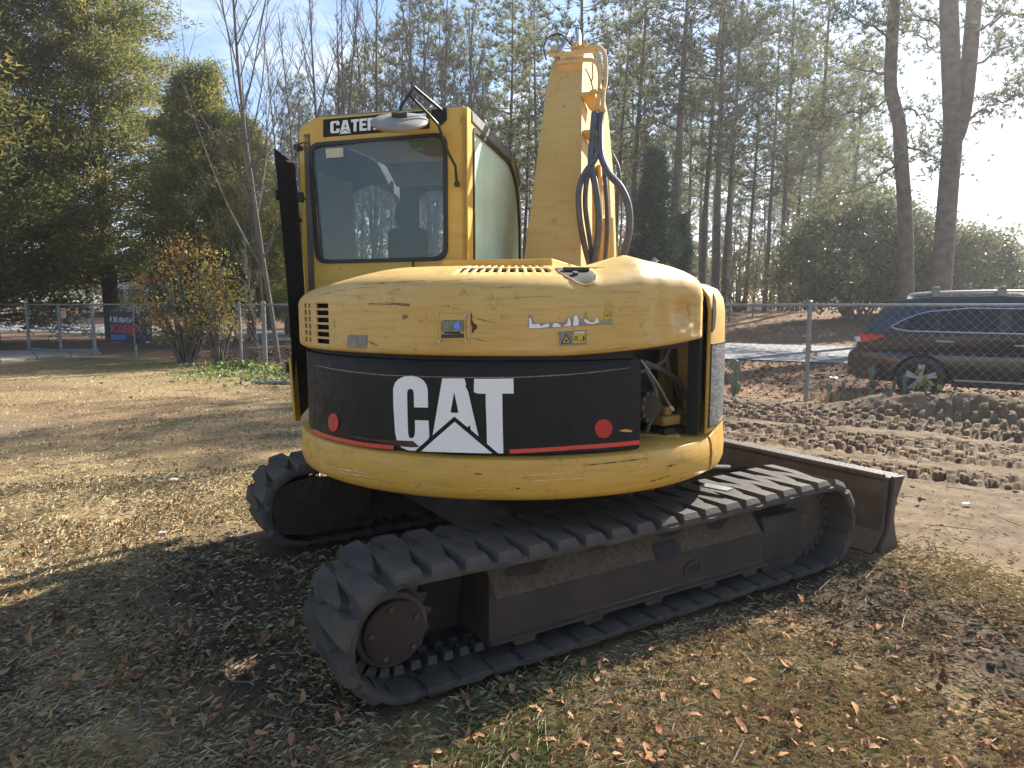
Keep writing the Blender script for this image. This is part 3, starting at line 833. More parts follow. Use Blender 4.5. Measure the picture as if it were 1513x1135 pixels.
# -- cab
YB = -.15
RW = lambda x, y: rear(x, y, YB)
tl, tr = RW(441, 180), RW(690, 152); bl, br = RW(449, 430), RW(690, 400)
XR = .5 * (tr[0] + br[0]) ; XLt, XLb = tl[0], bl[0]
ZT = .5 * (tl[1] + tr[1])
ZB = 1.30
def rearmap(u, v, w): return UP @ Vector((u, YB + w, v))
XLb2 = XLb + (XLb - XLt) * (bl[1] - ZB) / (ZT - bl[1])
outer = fillet([(XLb2, ZB), (XR, ZB), (XR, ZT), (XLt + .10, ZT), (XLt, ZT - .06)], [0, 0, .05, .03, .03], 4)
win = fillet([RW(457, 213), RW(660, 197), RW(661, 384), RW(468, 389)], .075, 6)
M_rearwall = paint('cab_yellow_paint', (.57, .34, .045), (.60, .38, .075), rough=.38, amount=.45)
cab = MB().plate(outer, [win], rearmap, 0, .05).build('cab', M_rearwall, EX, bevel=.008, smooth=40)
cx_, cz_ = sum(p[0] for p in win) / len(win), sum(p[1] for p in win) / len(win)
win2 = [(cx_ + (p[0] - cx_) * .952, cz_ + (p[1] - cz_) * .948) for p in win]
win3 = [(cx_ + (p[0] - cx_) * 1.012, cz_ + (p[1] - cz_) * 1.012) for p in win]
MB().plate(win3, [win2], rearmap, -.012, .0).build('window_seal', M_seal, cab, bevel=.004)
MB().plate(win2, [], rearmap, .002, .008).build('rear_window', M_glass, cab, smooth=0)
def quadpatch(name, pts, mat, parent, w0=-.0025, w1=-.0005, mp_=rearmap):
    return MB().plate(pts, [], mp_, w0, w1).build(name, mat, parent, smooth=0)
quadpatch('window_sticker', [RW(481, 220), RW(507, 218), RW(507.5, 232), RW(482, 234)], M_paper, cab, -.001, .001)
# green grease-pencil number on the glass
for i in range(4):
    x0 = 605 + i * 6.0
    quadpatch('pencil_mark', [RW(x0, 210.5), RW(x0 + 3.0, 210), RW(x0 + 3.0, 211), RW(x0 + .9, 211.4), RW(x0 + .9, 215), RW(x0 + 3.0, 214.6), RW(x0 + 3.0, 219.4), RW(x0, 219.8), RW(x0, 218.9), RW(x0 + 2.1, 218.6), RW(x0 + 2.1, 215.6), RW(x0, 215.9)], M_green_ink, cab, -.001, .001)
for L in ([(602, 207), (630, 204), (630, 205), (602, 208)], [(602, 222), (629, 219.4), (629, 220.4), (602, 223)]):
    quadpatch('pencil_mark', [RW(*p) for p in L], M_green_ink, cab, -.001, .001)
# right wall with the green filmed window
ys = lambda x, y: side(x, y, XR)
rout = fillet([(YB, ZB), (1.09, ZB), (1.08, 2.10), (1.0, ZT - .20), (.80, ZT - .06), (YB, ZT)], [0, 0, .1, .1, .1, .02], 4)
rhole = fillet([(-.055, 1.42), (1.045, 1.42), (1.035, 2.08), (.955, ZT - .245), (.76, ZT - .125), (-.055, ZT - .085)], [.02, .04, .1, .1, .1, .04], 4)
sidemap = lambda x0: (lambda u, v, w: UP @ Vector((x0 - w, u, v)))
MB().plate(rout, [rhole], sidemap(XR + .004), 0, .045).build('side_wall', M_rearwall, cab, bevel=.006, smooth=40)
MB().plate([(p[0] * 1.0, p[1]) for p in rhole], [], sidemap(XR + .004), .008, .014).build('side_window', M_film, cab, smooth=0)
rh2 = fillet([(-.035, 1.44), (1.02, 1.44), (1.01, 2.06), (.935, ZT - .27), (.745, ZT - .15), (-.035, ZT - .11)], [.02, .04, .1, .1, .1, .04], 4)
MB().plate(rhole, [rh2], sidemap(XR + .004), -.006, .007).build('window_seal', M_seal, cab, smooth=40)
M_lining = simple('grey_cab_lining', (.10, .098, .09), (.14, .135, .12), 8, .8)
# left wall: only pillars, the door stands open
lw = fillet([(YB, ZB), (1.26, ZB), (1.25, 2.10), (1.20, ZT - .20), (1.0, ZT - .09), (YB, ZT - .07)], [0, 0, .1, .1, .1, .02], 4)
lh = fillet([(.33, 1.42), (1.16, 1.42), (1.16, 2.30), (.72, 2.345), (.33, 2.22)], .12, 6)
MB().plate(lw, [lh], lambda u, v, w: UP @ Vector((XLt + .03 + w, u, v)), 0, .045).build('side_wall', M_lining, cab, bevel=.006, smooth=40)
# front wall with its two openings, roof, floor, seat
xm = (XLt + XR) / 2
fo = [(XLt + .11, ZB), (XR - .05, ZB), (XR - .05, ZT - .12), (XLt + .11, ZT - .12)]
f1 = fillet([(-.99, 1.55), (XR - .12, 1.55), (XR - .12, 2.30), (-.99, 2.335)], .10, 6)
MB().plate(fo, [f1], lambda u, v, w: UP @ Vector((u, 1.03 + w, v)), 0, .05).build('front_frame', M_dark, cab, bevel=.01, smooth=40)
m = MB(UP)
prof2 = [(YB + .01, ZT - .015), (.80, ZT - .07), (1.0, ZT - .205)]
for i in range(2):
    (y0, z0), (y1, z1) = prof2[i], prof2[i + 1]
    m.hexa([(XLt + .10, y0, z0 - .02), (XR - .012, y0, z0 - .02), (XR - .012, y1, z1 - .02), (XLt + .10, y1, z1 - .02), (XLt + .10, y0, z0 + .03), (XR - .02, y0, z0 + .03), (XR - .02, y1, z1 + .03), (XLt + .10, y1, z1 + .03)])
m.build('roof', M_roof, cab, bevel=.015)
m = MB(UP)
for (y0, z0), (y1, z1) in ((prof2[0], prof2[1]), (prof2[1], prof2[2])):
    m.hexa([(XR - .01, y0 + .06, z0 - .055), (XR + .012, y0 + .06, z0 - .055), (XR + .012, y1, z1 - .06), (XR - .01, y1, z1 - .06), (XR - .01, y0 + .06, z0 + .012), (XR + .010, y0 + .06, z0 + .012), (XR + .010, y1, z1 + .012), (XR - .01, y1, z1 + .012)])
m.build('roof_edge', M_roof, cab, bevel=.008)
m = MB(UP); m.box((XLt + .12, YB + .06, ZT - .09), (XR - .06, .8, ZT - .075)); m.box((XLt + .085, YB + .051, 1.40), (XLt + .11, .30, ZT - .3))
m.build('headliner', M_cream, cab)
m = MB(UP)
m.box((xm - .26, .18, 1.45), (xm + .24, .62, 1.58)); m.box((-.90, .24, 1.58), (-.64, .36, 1.98)); m.box((-.85, .25, 1.98), (-.70, .34, 2.14))
m.build('seat', M_dark, cab, bevel=.05, seg=3)
m = MB(UP); m.box((XLt + .06, YB + .06, ZB), (XR - .06, 1.02, 1.40)); m.build('cab_floor', M_dark, cab)
m = MB(UP); m.tube([(xm + .1, .75, 1.3), (xm + .14, .7, 1.78)], .02, 8); m.tube([(xm + .38, .75, 1.3), (xm + .36, .68, 1.8)], .018, 8)
m.build('control_lever', M_dark, cab)
# small fittings on the rear wall
for x, y in ((441, 219), (440, 325)):
    p = RW(x, y); m = MB(UP)
    m.cyl((p[0], YB - .03, p[1]), (p[0], YB, p[1]), .020, 12); m.cyl((p[0] + .02, YB - .02, p[1] - .004), (p[0] + .02, YB, p[1] - .004), .014, 10)
    m.build('door_bumper', M_seal, cab, bevel=.004)
m = MB(UP); p = RW(611, 384); m.tube([(p[0], YB - .012, p[1]), (p[0] + .01, YB - .03, p[1] - .05)], .006, 6); m.build('wiper_stub', M_seal, cab)
tailp = [RW(440, 212), RW(447, 210), RW(456, 211), RW(456, 212.5), RW(447, 212), RW(441, 215)]
quadpatch('rust_patch', tailp, M_rust, cab, -.0012, -.0004)
# name plate above the window
NPL = [RW(478, 177), RW(635, 163), RW(635, 190), RW(478, 203)]
npl = MB().plate(NPL, [], rearmap, -.004, -.0006).build('name_plate', M_blk, EX, smooth=0)
STROKE = {  # block capitals as non-overlapping pieces on a 0..1 x 0..1 cell
 'C': [[(0, .12), (.12, 0), (.88, 0), (1, .12), (1, .36), (.66, .36), (.66, .17), (.34, .17), (.34, .83), (.66, .83), (.66, .64), (1, .64), (1, .88), (.88, 1), (.12, 1), (0, .88)]],
 'T': [[(0, .80), (.32, .80), (.32, 0), (.68, 0), (.68, .80), (1, .80), (1, 1), (0, 1)]],
 'E': [[(0, 0), (1, 0), (1, .19), (.38, .19), (.38, .41), (.85, .41), (.85, .60), (.38, .60), (.38, .81), (1, .81), (1, 1), (0, 1)]],
 'R': [[(0, 0), (.36, 0), (.36, .40), (.52, .40), (.64, .32), (.66, 0), (1, 0), (.98, .38), (.86, .47), (.36, .54), (.36, .84), (0, 1)], [(.86, .47), (1, .60), (1, .90), (.9, 1), (0, 1), (.36, .84), (.64, .84), (.64, .56), (.36, .54)]],
 'P': [[(0, 0), (.36, 0), (.36, .38), (.36, .54), (.36, .84), (0, 1)], [(.36, .38), (.9, .38), (1, .48), (1, .90), (.9, 1), (0, 1), (.36, .84), (.64, .84), (.64, .54), (.36, .54)]],
 'I': [[(.1, 0), (.9, 0), (.9, 1), (.1, 1)]],
 'L': [[(0, 0), (1, 0), (1, .19), (.38, .19), (.38, 1), (0, 1)]],
 'A': [[(.30, 1), (.5, 1), (.5, .78), (.40, .42), (.5, .42), (.5, .28), (0, 0)], [(.5, 1), (.70, 1), (1, 0), (.5, .28), (.5, .42), (.60, .42), (.5, .78)]],
}
def npt(u, v):                                   # 0..1 across / up the plate
    a, b, c, d = [Vector(p) for p in (NPL[3], NPL[2], NPL[1], NPL[0])]
    bot = a.lerp(b, u); top = d.lerp(c, u)
    p = bot.lerp(top, v); return (p.x, p.y)
word = 'CATERPILLAR'; widths = [.088, .10, .075, .07, .08, .078, .042, .066, .066, .092, .08]
u = .072; gap = (.90 - .072 - sum(widths)) / 10 if False else .006
for ch, w in zip(word, widths):
    for poly in STROKE[ch]:
        quadpatch('letter', [npt(u + x * w, .17 + .68 * y) for x, y in poly], M_white, npl, -.0062, -.0045)
    if ch == 'A' and u < .3:
        quadpatch('logo_triangle', [npt(u + w * .5, .17 + .68 * .19), npt(u - .01, .10), npt(u + w + .01, .10)], M_white, npl, -.0062, -.0045)
    u += w + gap
# mirror on its bent tube arm
ma = lambda x, y, yl: UP @ Vector((rear(x, y, yl)[0], yl, rear(x, y, yl)[1]))
mir = MB()
cM = ma(590, 178, -.36)
nrm = (Vector((0, -.47, .88))).normalized()
Rm = Matrix.Translation(cM) @ nrm.to_track_quat('Z', 'Y').to_matrix().to_4x4()
mir.M = Rm
rings = [(.0, .022), (.05, .021), (.11, .014), (.146, .004), (.155, -.006), (.150, -.018), (.12, -.034), (.06, -.046), (.0, -.05)]
nS = 32; vs = []; fs = []
for (r_, z_) in rings[1:-1]:
    for k in range(nS): vs.append((r_ * math.cos(2 * math.pi * k / nS), r_ * math.sin(2 * math.pi * k / nS), z_))
nr = len(rings) - 2
for i in range(nr - 1):
    for k in range(nS): fs.append((i * nS + k, i * nS + (k + 1) % nS, (i + 1) * nS + (k + 1) % nS, (i + 1) * nS + k))
fs.append(tuple(range(nS))); fs.append(tuple((nr - 1) * nS + k for k in range(nS)))
mir.add(vs, fs); mirror = mir.build('mirror', M_mirror_back, EX, smooth=50)
m = MB(Rm); m.box((-.035, -.03, .02), (.045, .015, .045)); m.build('mirror_clamp', M_steel, mirror, bevel=.004)
m = MB()
arm = [ma(592, 166, -.36), ma(593, 158, -.36), ma(600, 146, -.35), ma(612, 129, -.33), ma(650, 161, -.18), ma(655, 166, -.155)]
m.tube(arm, .0085, 8)
m.tube([ma(605, 141, -.345), ma(634, 170, -.30), ma(648, 185, -.28), ma(657, 215, -.24), ma(673, 246, -.20), ma(675, 272, -.165)], .0075, 8)
m.cyl(ma(675, 272, -.20), ma(675, 272, -.14), .017, 10)
m.build('mirror_arm', M_seal, mirror, bevel=0)
quadpatch('mirror_bracket', [RW(638, 163), RW(660, 160), RW(660.5, 177), RW(652, 186), RW(638, 172)], M_blk, EX, -.012, -.001)
# open door folded back against the left side, seen nearly edge on
XD = XLt - .04
def DP(x, y, yl): return Vector((rear(x, y, yl)[0], yl, rear(x, y, yl)[1]))
dv = []
m = MB(UP)
yn, yf = -.20, -.32
a1, a2, a3, a4 = DP(404, 218, yf - .05), DP(432, 240, yn), DP(455, 600, yn), DP(437, 623, yf - .05)
t_ = Vector((-.012, .05, 0))
nseg = 8
vs = []
for k in range(nseg + 1):
    f_ = k / nseg
    L_ = a1.lerp(a4, f_); Rr = a2.lerp(a3, f_)
    bow = .012 * math.sin(math.pi * f_)
    vs += [L_ + Vector((bow, 0, 0)), Rr + Vector((bow, 0, 0)), Rr + t_ + Vector((bow, 0, 0)), L_ + t_ + Vector((bow, 0, 0))]
fs = [(0, 1, 2, 3), tuple(4 * nseg + i for i in (3, 2, 1, 0))]
for k in range(nseg):
    b0 = 4 * k
    for i in range(4): fs.append((b0 + i, b0 + (i + 1) % 4, b0 + 4 + (i + 1) % 4, b0 + 4 + i))
m.add(vs, fs)
door = m.build('door', M_blk, EX, bevel=.006)
m = MB(UP); e0, e1 = a1.lerp(a4, .76), a4
m.hexa([e0 + Vector((-.012, -.004, 0)), e0 + Vector((.004, -.006, 0)), e1 + Vector((.004, -.006, 0)), e1 + Vector((-.012, -.004, 0)), e0 + Vector((-.012, .05, 0)), e0 + Vector((.004, .05, 0)), e1 + Vector((.004, .05, 0)), e1 + Vector((-.012, .05, 0))])
m.build('door_skin', M_yel, door)
for y in (292, 545):
    p = DP(433 if y < 400 else 448, y, -.17); m = MB(UP)
    m.hexa([p + Vector(v) for v in ((-.09, -.05, -.005), (.06, 0, -.03), (.06, .03, -.03), (-.09, -.02, -.005), (-.09, -.05, .025), (.06, 0, .03), (.06, .03, .03), (-.09, -.02, .025))])
    m.cyl(p + Vector((-.075, -.05, -.02)), p + Vector((-.075, -.05, .04)), .013, 8)
    m.build('hinge', M_seal, door, bevel=.004)
p = DP(416, 236, -.26); m = MB(UP); m.tube([p, p + Vector((.05, .01, -.012)), p + Vector((.09, .04, -.014))], .006, 6); m.build('grab_rail', M_chrome, door)

# -- boom
def bw(z): return (-.062 + (z - 1.75) * .064 if z < 3.4 else .04, .315 - (z - 1.75) * .052)
rearP = [(.40, 1.15), (.50, 1.75), (.62, 2.2), (.75, 2.65), (.85, 2.95), (.93, 3.09), (1.06, 3.22), (1.32, 3.30), (1.75, 3.26), (2.25, 3.08)]
frontP = [(.92, 1.15), (.98, 1.75), (1.10, 2.2), (1.18, 2.55), (1.22, 2.62), (1.26, 2.66), (1.32, 2.70), (1.40, 2.70), (1.48, 2.62), (1.54, 2.46)]
rearP += [(2.72, 2.6), (2.98, 2.0), (3.05, 1.45)]; frontP += [(2.1, 2.25), (2.42, 1.8), (2.6, 1.38)]
m = MB(UP); vs = []
for (y0, z0), (y1, z1) in zip(rearP, frontP):
    zz = max(1.15, min(3.2, z0)) if y0 < 1.3 else 3.1
    l, r_ = bw(zz)
    vs += [(l, y0, z0), (r_, y0, z0), (r_, y1, z1), (l, y1, z1)]
n_ = len(rearP); fs = [(0, 1, 2, 3), tuple(4 * (n_ - 1) + i for i in (3, 2, 1, 0))]
for k in range(n_ - 1):
    for i in range(4): fs.append((4 * k + i, 4 * k + (i + 1) % 4, 4 * k + 4 + (i + 1) % 4, 4 * k + 4 + i))
m.add(vs, fs); boom = m.build('boom', M_boom, EX, bevel=.008, smooth=28)
for z, y in ((2.86, 1.0), (2.62, 1.0)):
    m = MB(UP); r_ = bw(z)[1]
    m.box((r_ + .001, y - .22, z - .012), (r_ + .09, y + .16, z + .012)); m.build('hose_bracket', M_boom, boom, bevel=.003)
# rusty ladder of a boom cylinder on the far right side
m = MB(UP); m.plate([(1.55, 2.55), (1.70, 2.60), (1.98, 1.95), (2.0, 1.5), (1.86, 1.5), (1.80, 1.95)], [[(1.64, 2.42), (1.72, 2.42), (1.80, 2.2), (1.74, 2.2)], [(1.84, 1.95), (1.9, 1.95), (1.93, 1.7), (1.88, 1.7)]], lambda u, v, w: Vector((.262 + w, u, v)), 0, .02)
m.build('cylinder_guard', M_boom, boom)
m = MB(UP); m.tube([(.38, 1.5, 1.55), (.34, 1.62, 2.15)], .045, 14); m.tube([(.34, 1.62, 2.15), (.31, 1.68, 2.5)], .026, 12); m.build('boom_cylinder', M_boom, boom)
# weld seam
m = MB(UP); l, r_ = bw(2.72); m.tube([(l + .01, .776, 2.72), (r_ - .01, .776, 2.72)], .004, 6); m.build('weld_seam', M_boom, boom)
# pipes over the elbow
PB = lambda x, y, yl: UP @ Vector((rear(x, y, yl)[0], yl, rear(x, y, yl)[1]))
bc = lambda a, b: (780 + a / 5.161, 30 + b / 5.161)
def pipe(name, L, rad, mt, n=6, sub=8):
    return MB().tube(smooth_path([PB(*bc(a, b), yl) for a, b, yl in L], n), rad, sub).build(name, mt, boom)
M_pipe = paint('pipe_paint', (.62, .42, .16), (.60, .42, .2), rough=.5, amount=.4)
pipe('pipe', [(165, 265, .93), (240, 262, .92), (380, 248, .92), (470, 235, .92), (520, 250, .92), (545, 310, .9), (550, 420, .86), (545, 540, .8), (530, 660, .76)], .0145, M_pipe)
pipe('pipe', [(225, 325, .90), (330, 318, .88), (440, 302, .88), (500, 310, .88), (535, 345, .86), (548, 420, .84), (548, 530, .78)], .0145, M_pipe)
pipe('pipe', [(360, 235, .98), (460, 215, .98), (530, 205, .97), (575, 235, .95), (592, 300, .92), (595, 400, .88), (590, 480, .84), (575, 560, .8), (570, 690, .76)], .0145, M_pipe)
pipe('pipe', [(170, 255, .97), (205, 205, 1.05)], .018, M_pipe)
pipe('pipe', [(230, 285, .95), (245, 225, 1.02), (285, 165, 1.1), (312, 105, 1.2)], .020, M_chrome)
pipe('pipe', [(380, 200, 1.02), (385, 150, 1.1), (378, 90, 1.2)], .021, M_chrome)
pipe('cable', [(140, 300, .94), (122, 220, 1.0), (145, 145, 1.05), (200, 108, 1.1), (255, 112, 1.1), (300, 150, 1.05), (335, 195, 1.0)], .0055, M_seal)
pipe('cable', [(440, 370, .84), (480, 460, .8), (500, 560, .76)], .004, M_seal)
pipe('cable', [(490, 330, .84), (495, 430, .8), (480, 470, .78)], .004, M_seal)
m = MB()
for a, b, yl in ((200, 240, .95), (360, 195, 1.0), (400, 215, .98), (430, 190, 1.0), (350, 215, .97), (560, 548, .8), (500, 555, .77), (510, 690, .74), (565, 695, .75)):
    m.cyl(PB(*bc(a, b), yl) + Vector((-.02, 0, 0)), PB(*bc(a, b), yl) + Vector((.02, 0, .012)), .017, 10)
m.build('pipe_clamp', M_boom, boom, bevel=.003)
# loose hoses hanging beside the boom
hc = lambda a, b: (680 + a / 2.8375, 30 + b / 2.8375)
def hose(L, rad):
    return MB().tube(smooth_path([PB(*hc(a, b), yl) for a, b, yl in L], 7), rad, 10).build('hose', M_hose, boom)
hose([(592, 385, .76), (586, 450, .72), (590, 560, .62), (622, 640, .52), (668, 695, .46), (702, 770, .44), (710, 860, .44), (694, 950, .46), (668, 1030, .5)], .0225)
hose([(563, 390, .74), (556, 480, .68), (548, 600, .58), (566, 690, .50), (580, 800, .48), (578, 900, .5), (560, 1040, .55)], .0225)
hose([(585, 470, .72), (570, 570, .6), (524, 640, .52), (498, 710, .47), (500, 820, .46), (518, 930, .5), (545, 1040, .56)], .019)
hose([(548, 600, .6), (532, 660, .52), (524, 770, .5), (540, 900, .52), (562, 1040, .58)], .017)
hose([(596, 560, .66), (608, 680, .56), (616, 860, .55), (604, 1040, .6)], .015)
hose([(640, 560, .9), (670, 640, .8), (676, 840, .74), (660, 1030, .7)], .006)
m = MB(UP)
m.hexa([(.06, 2.60, 1.40), (.24, 2.60, 1.40), (.24, 2.85, 1.46), (.06, 2.85, 1.46), (.08, 1.92, .42), (.22, 1.92, .42), (.22, 2.06, .40), (.08, 2.06, .40)])
m.build('stick', M_boom, EX, bevel=.01)
m = MB(UP)
m.plate(fillet([(1.5, .05), (2.1, .02), (2.3, .30), (2.1, .50), (1.75, .48), (1.55, .25)], .08, 3), [], lambda u, v, w: Vector((-.18 + w, u, v)), 0, .66)
m.build('bucket', M_steel, EX, bevel=.01)
# hood top odds: stub and lifting eye on the right
m = MB(); p = at_r(986, 392, .80); m.tube([p + Vector((0, 0, -.05)), p + Vector((0, 0, .02)), p + Vector((.015, 0, .035))], .018, 10); m.build('breather', M_chrome, EX)
m = MB(); p = at_r(1003, 398, .86); m.cyl(p + Vector((-.04, .01, -.02)), p + Vector((.035, 0, -.022)), .025, 12); m.build('filler_cap', M_hood, EX, bevel=.006)

# -- undercarriage
Y0, Y1, ZC, RO, RI = -1.13, 1.305, .268, .235, .208
def set_run(rear):
    global Y0, STR, LOOP
    Y0 = rear; STR = Y1 - Y0; LOOP = 2 * STR + 2 * math.pi * RO
set_run(-1.13)
def belt(d, r=RO):
    """distance along the belt -> (y, z, tangent angle); starts at the rear top, runs forward"""
    d = d % LOOP
    if d < STR:
        f_ = d / STR
        return Y0 + d, ZC + r - .018 * math.sin(math.pi * f_), 0.0
    d -= STR
    if d < math.pi * RO:
        a = d / RO; return Y1 + r * math.sin(a), ZC + r * math.cos(a), -a
    d -= math.pi * RO
    if d < STR: return Y1 - d, ZC - r, -math.pi
    d -= STR
    a = d / RO; return Y0 - r * math.sin(a), ZC - r * math.cos(a), -math.pi - a
# shared meshes
def lug_mesh(sgn, seed):
    rnd = random.Random(seed)
    j = lambda s: rnd.uniform(-s, s)
    m = MB()
    o, mI, c = .226, .045, -.115
    b, t, h = .058, .043, .034
    e0, e1 = -.054, -.006
    # a bar from the belt edge, narrowing where it runs between the bars of the other side
    vs = [(o, -b, -.012), (o, b, -.012), (mI, b, -.012), (c, e1 + .012, -.012), (c, e0 - .002, -.012), (mI, -b, -.012),
          (o - .018, -t + j(.003), h + j(.003)), (o - .018, t + j(.003), h + j(.003)), (mI + .004, t, h + j(.002)), (c + .012, e1 - .004, h * .85 + j(.002)), (c + .012, e0 + .010, h * .85), (mI + .004, -t, h + j(.002))]
    vs += [(o - .002, -b * .92, h * .3), (o - .002, b * .92, h * .3)]
    vs = [(sgn * p[0], p[1], p[2]) for p in vs]
    fs = [(6, 7, 8, 11), (8, 9, 10, 11), (1, 2, 8, 7), (2, 3, 9, 8), (3, 4, 10, 9), (4, 5, 11, 10), (5, 0, 6, 11), (12, 13, 7, 6), (0, 1, 13, 12), (0, 12, 6), (1, 7, 13), (0, 5, 4, 3, 2, 1)]
    m.add(vs, fs)
    return m.mesh('track_lug', M_rub, smooth=0)
LUGS = {s: [lug_mesh(s, 10 + k) for k in range(4)] for s in (1, -1)}
m = MB(); m.hexa([(-.075, -.024, -.004), (-.02, -.024, -.004), (-.02, .024, -.004), (-.075, .024, -.004), (-.07, -.017, .042), (-.025, -.017, .042), (-.025, .017, .042), (-.07, .017, .042)])
m.hexa([(.02, -.024, -.004), (.075, -.024, -.004), (.075, .024, -.004), (.02, .024, -.004), (.025, -.017, .042), (.07, -.017, .042), (.07, .017, .042), (.025, .017, .042)])
m.box((-.17, -.012, -.004), (-.075, .012, .006)); m.box((.075, -.012, -.004), (.17, .012, .006))
DRV = m.mesh('drive_lug', M_rub2, smooth=0)
def track(sx):
    UT = UN @ Matrix.Translation((.06 if sx > 0 else 0, 0, 0))
    xc = sx * .925
    N = 150
    m = MB(UT)
    vs, fs = [], []
    prof_ = [(-.225, RO - .006), (-.215, RO), (.215, RO), (.225, RO - .006), (.225, RI + .004), (.218, RI), (-.218, RI), (-.225, RI + .004)]
    K = len(prof_)
    for i in range(N):
        d = LOOP * i / N
        for (px_, pr) in prof_:
            y, z, _a = belt(d, pr)
            wob = .006 * math.sin(i * .9) + .004 * math.sin(i * 2.3)
            vs.append((xc + px_ + (wob if abs(px_) > .2 and pr > RI else 0), y, max(z, .004)))
    for i in range(N):
        i2 = (i + 1) % N
        for k in range(K):
            k2 = (k + 1) % K
            fs.append((i * K + k, i2 * K + k, i2 * K + k2, i * K + k2))
    m.add(vs, fs)
    tr_ = m.build('rubber_track', M_rub, EX, smooth=40)
    n = 45
    for k in range(n):
        for s in (1, -1):
            d = LOOP * (k + (.0 if s == 1 else .5)) / n
            y, z, a = belt(d)
            if z < .1: z += .022                           # pressed into the soil
            M = UT @ Matrix.Translation((xc, y, z)) @ Matrix.Rotation(a, 4, 'X')
            inst('track_lug', random.choice(LUGS[s]), tr_, M)
        for h_ in (.0, .5):
          y, z, a = belt(LOOP * (k + h_ + .25) / n, RI)
          inst('drive_lug', DRV, tr_, UT @ Matrix.Translation((xc, y, z)) @ Matrix.Rotation(a + math.pi, 4, 'X'))
    # frame
    m = MB(UT)
    sec = [(.76, .115), (1.07, .115), (1.10, .125), (1.10, .135), (1.075, .145), (1.075, .285), (.99, .405), (.76, .43)]
    ya, yb = -.82, .86
    vs = [(sx * x, ya + (.05 if z > .3 else 0), z) for x, z in sec] + [(sx * x, yb, z) for x, z in sec]
    n_ = len(sec)
    fs = [tuple(range(n_)), tuple(n_ + i for i in reversed(range(n_)))] + [(i, (i + 1) % n_, n_ + (i + 1) % n_, n_ + i) for i in range(n_)]
    m.add(vs, fs)
    fr = m.build('track_frame', M_frame, EX, bevel=.008)
    m = MB(UT)
    L = 26; vs = []
    for i in range(L + 1):
        y = ya + .04 + (yb - ya - .06) * i / L
        for j in range(6):
            f_ = j / 5
            x = 1.066 - .10 * f_; z = .297 + .122 * f_ + .006 + .014 * (noise.noise(Vector((y * 6, f_ * 3, sx * 5))) + .55) * (1 if 0 < j else .2)
            vs.append((sx * x, y, z))
    m.add(vs, [(i * 6 + j, (i + 1) * 6 + j, (i + 1) * 6 + j + 1, i * 6 + j + 1) for i in range(L) for j in range(5)])
    m.build('soil_crust', M_dirt_top, fr, smooth=60)
    m = MB(UT)
    sec2 = [(.80, .12), (1.05, .12), (1.062, .15), (1.062, .33), (1.04, .37), (.80, .385)]
    vs = [(sx * x, yb + .012, z) for x, z in sec2] + [(sx * x, yb + .335, z - .01) for x, z in sec2]
    n_ = 6
    fs = [tuple(range(n_)), tuple(n_ + i for i in reversed(range(n_)))] + [(i, (i + 1) % n_, n_ + (i + 1) % n_, n_ + i) for i in range(n_)]
    m.add(vs, fs); m.hexa([(sx * .98, yb + .03, .03), (sx * 1.05, yb + .05, .05), (sx * 1.05, yb + .30, .06), (sx * .98, yb + .30, .04), (sx * .98, yb + .03, .12), (sx * 1.05, yb + .01, .12), (sx * 1.05, yb + .33, .12), (sx * .98, yb + .33, .12)] if sx > 0 else
           [(sx * 1.05, yb + .05, .05), (sx * .98, yb + .03, .03), (sx * .98, yb + .30, .04), (sx * 1.05, yb + .30, .06), (sx * 1.05, yb + .01, .12), (sx * .98, yb + .03, .12), (sx * .98, yb + .33, .12), (sx * 1.05, yb + .33, .12)])
    m.build('idler_yoke', M_frame, fr, bevel=.008)
    if sx > 0:
        m = MB(UT); m.plate(fillet([(.10, .30), (.26, .30), (.26, .365), (.10, .365)], .03, 4), [], lambda u, v, w: Vector((1.09 - (v - .285) * .71 + w, u, v)), 0, .002)
        m.build('grease_hole_shade', M_dark, fr, smooth=0)  # flat dark patch on the solid frame, painting the shade inside a hole
        m = MB(UT); m.plate(fillet([(.27, .19), (.39, .19), (.39, .255), (.31, .255), (.27, .23)], .02, 3), [fillet([(.285, .20), (.375, .20), (.375, .24), (.285, .225)], .01, 3)], lambda u, v, w: Vector((1.076 + w, u, v)), 0, .006)
        m.build('slot_rim', M_frame, fr, smooth=0)
        m = MB(UT); m.plate([(.28, .195), (.38, .195), (.38, .245), (.28, .235)], [], lambda u, v, w: Vector((1.0745 + w, u, v)), 0, .002)
        m.build('slot_shade', M_dark, fr, smooth=0)  # dark patch inside the rim, colouring in the shade of a slot
    for y in (-.62, -.25, .12, .49, .80):
        m = MB(UT); m.cyl((sx * .80, y, .105), (sx * 1.04, y, .105), .062, 18); m.build('track_roller', M_steel, fr, bevel=.006)
    YS = Y0 - .02
    m = MB(UT); m.box((min(sx * .715, sx * .79), -1.16 if sx > 0 else -1.0, .09), (max(sx * .715, sx * .79), -.70, .42)); m.build('inner_plate', M_frame, fr, bevel=.01)
    # rear sprocket with hub cover
    m = MB(UT); T = 17; vs = []; fs = []
    prf = []
    for k in range(T * 4):
        r_ = (.198, .198, .168, .168)[k % 4]
        a = 2 * math.pi * (k + (.25 if k % 4 in (0, 2) else -.1)) / (T * 4)
        prf.append((r_ * math.cos(a), r_ * math.sin(a)))
    m.plate(prf, [], lambda u, v, w: Vector((sx * (.925 + w), YS + u, ZC + v)), -.03, .03)
    sp = m.build('sprocket', M_steel, EX, smooth=0)
    m = MB(UT); m.tube([(sx * .72, YS, ZC), (sx * 1.02, YS, ZC), (sx * 1.03, YS, ZC)], [.150, .150, .140], 32); m.build('hub_drum', M_steel, sp, bevel=.006)
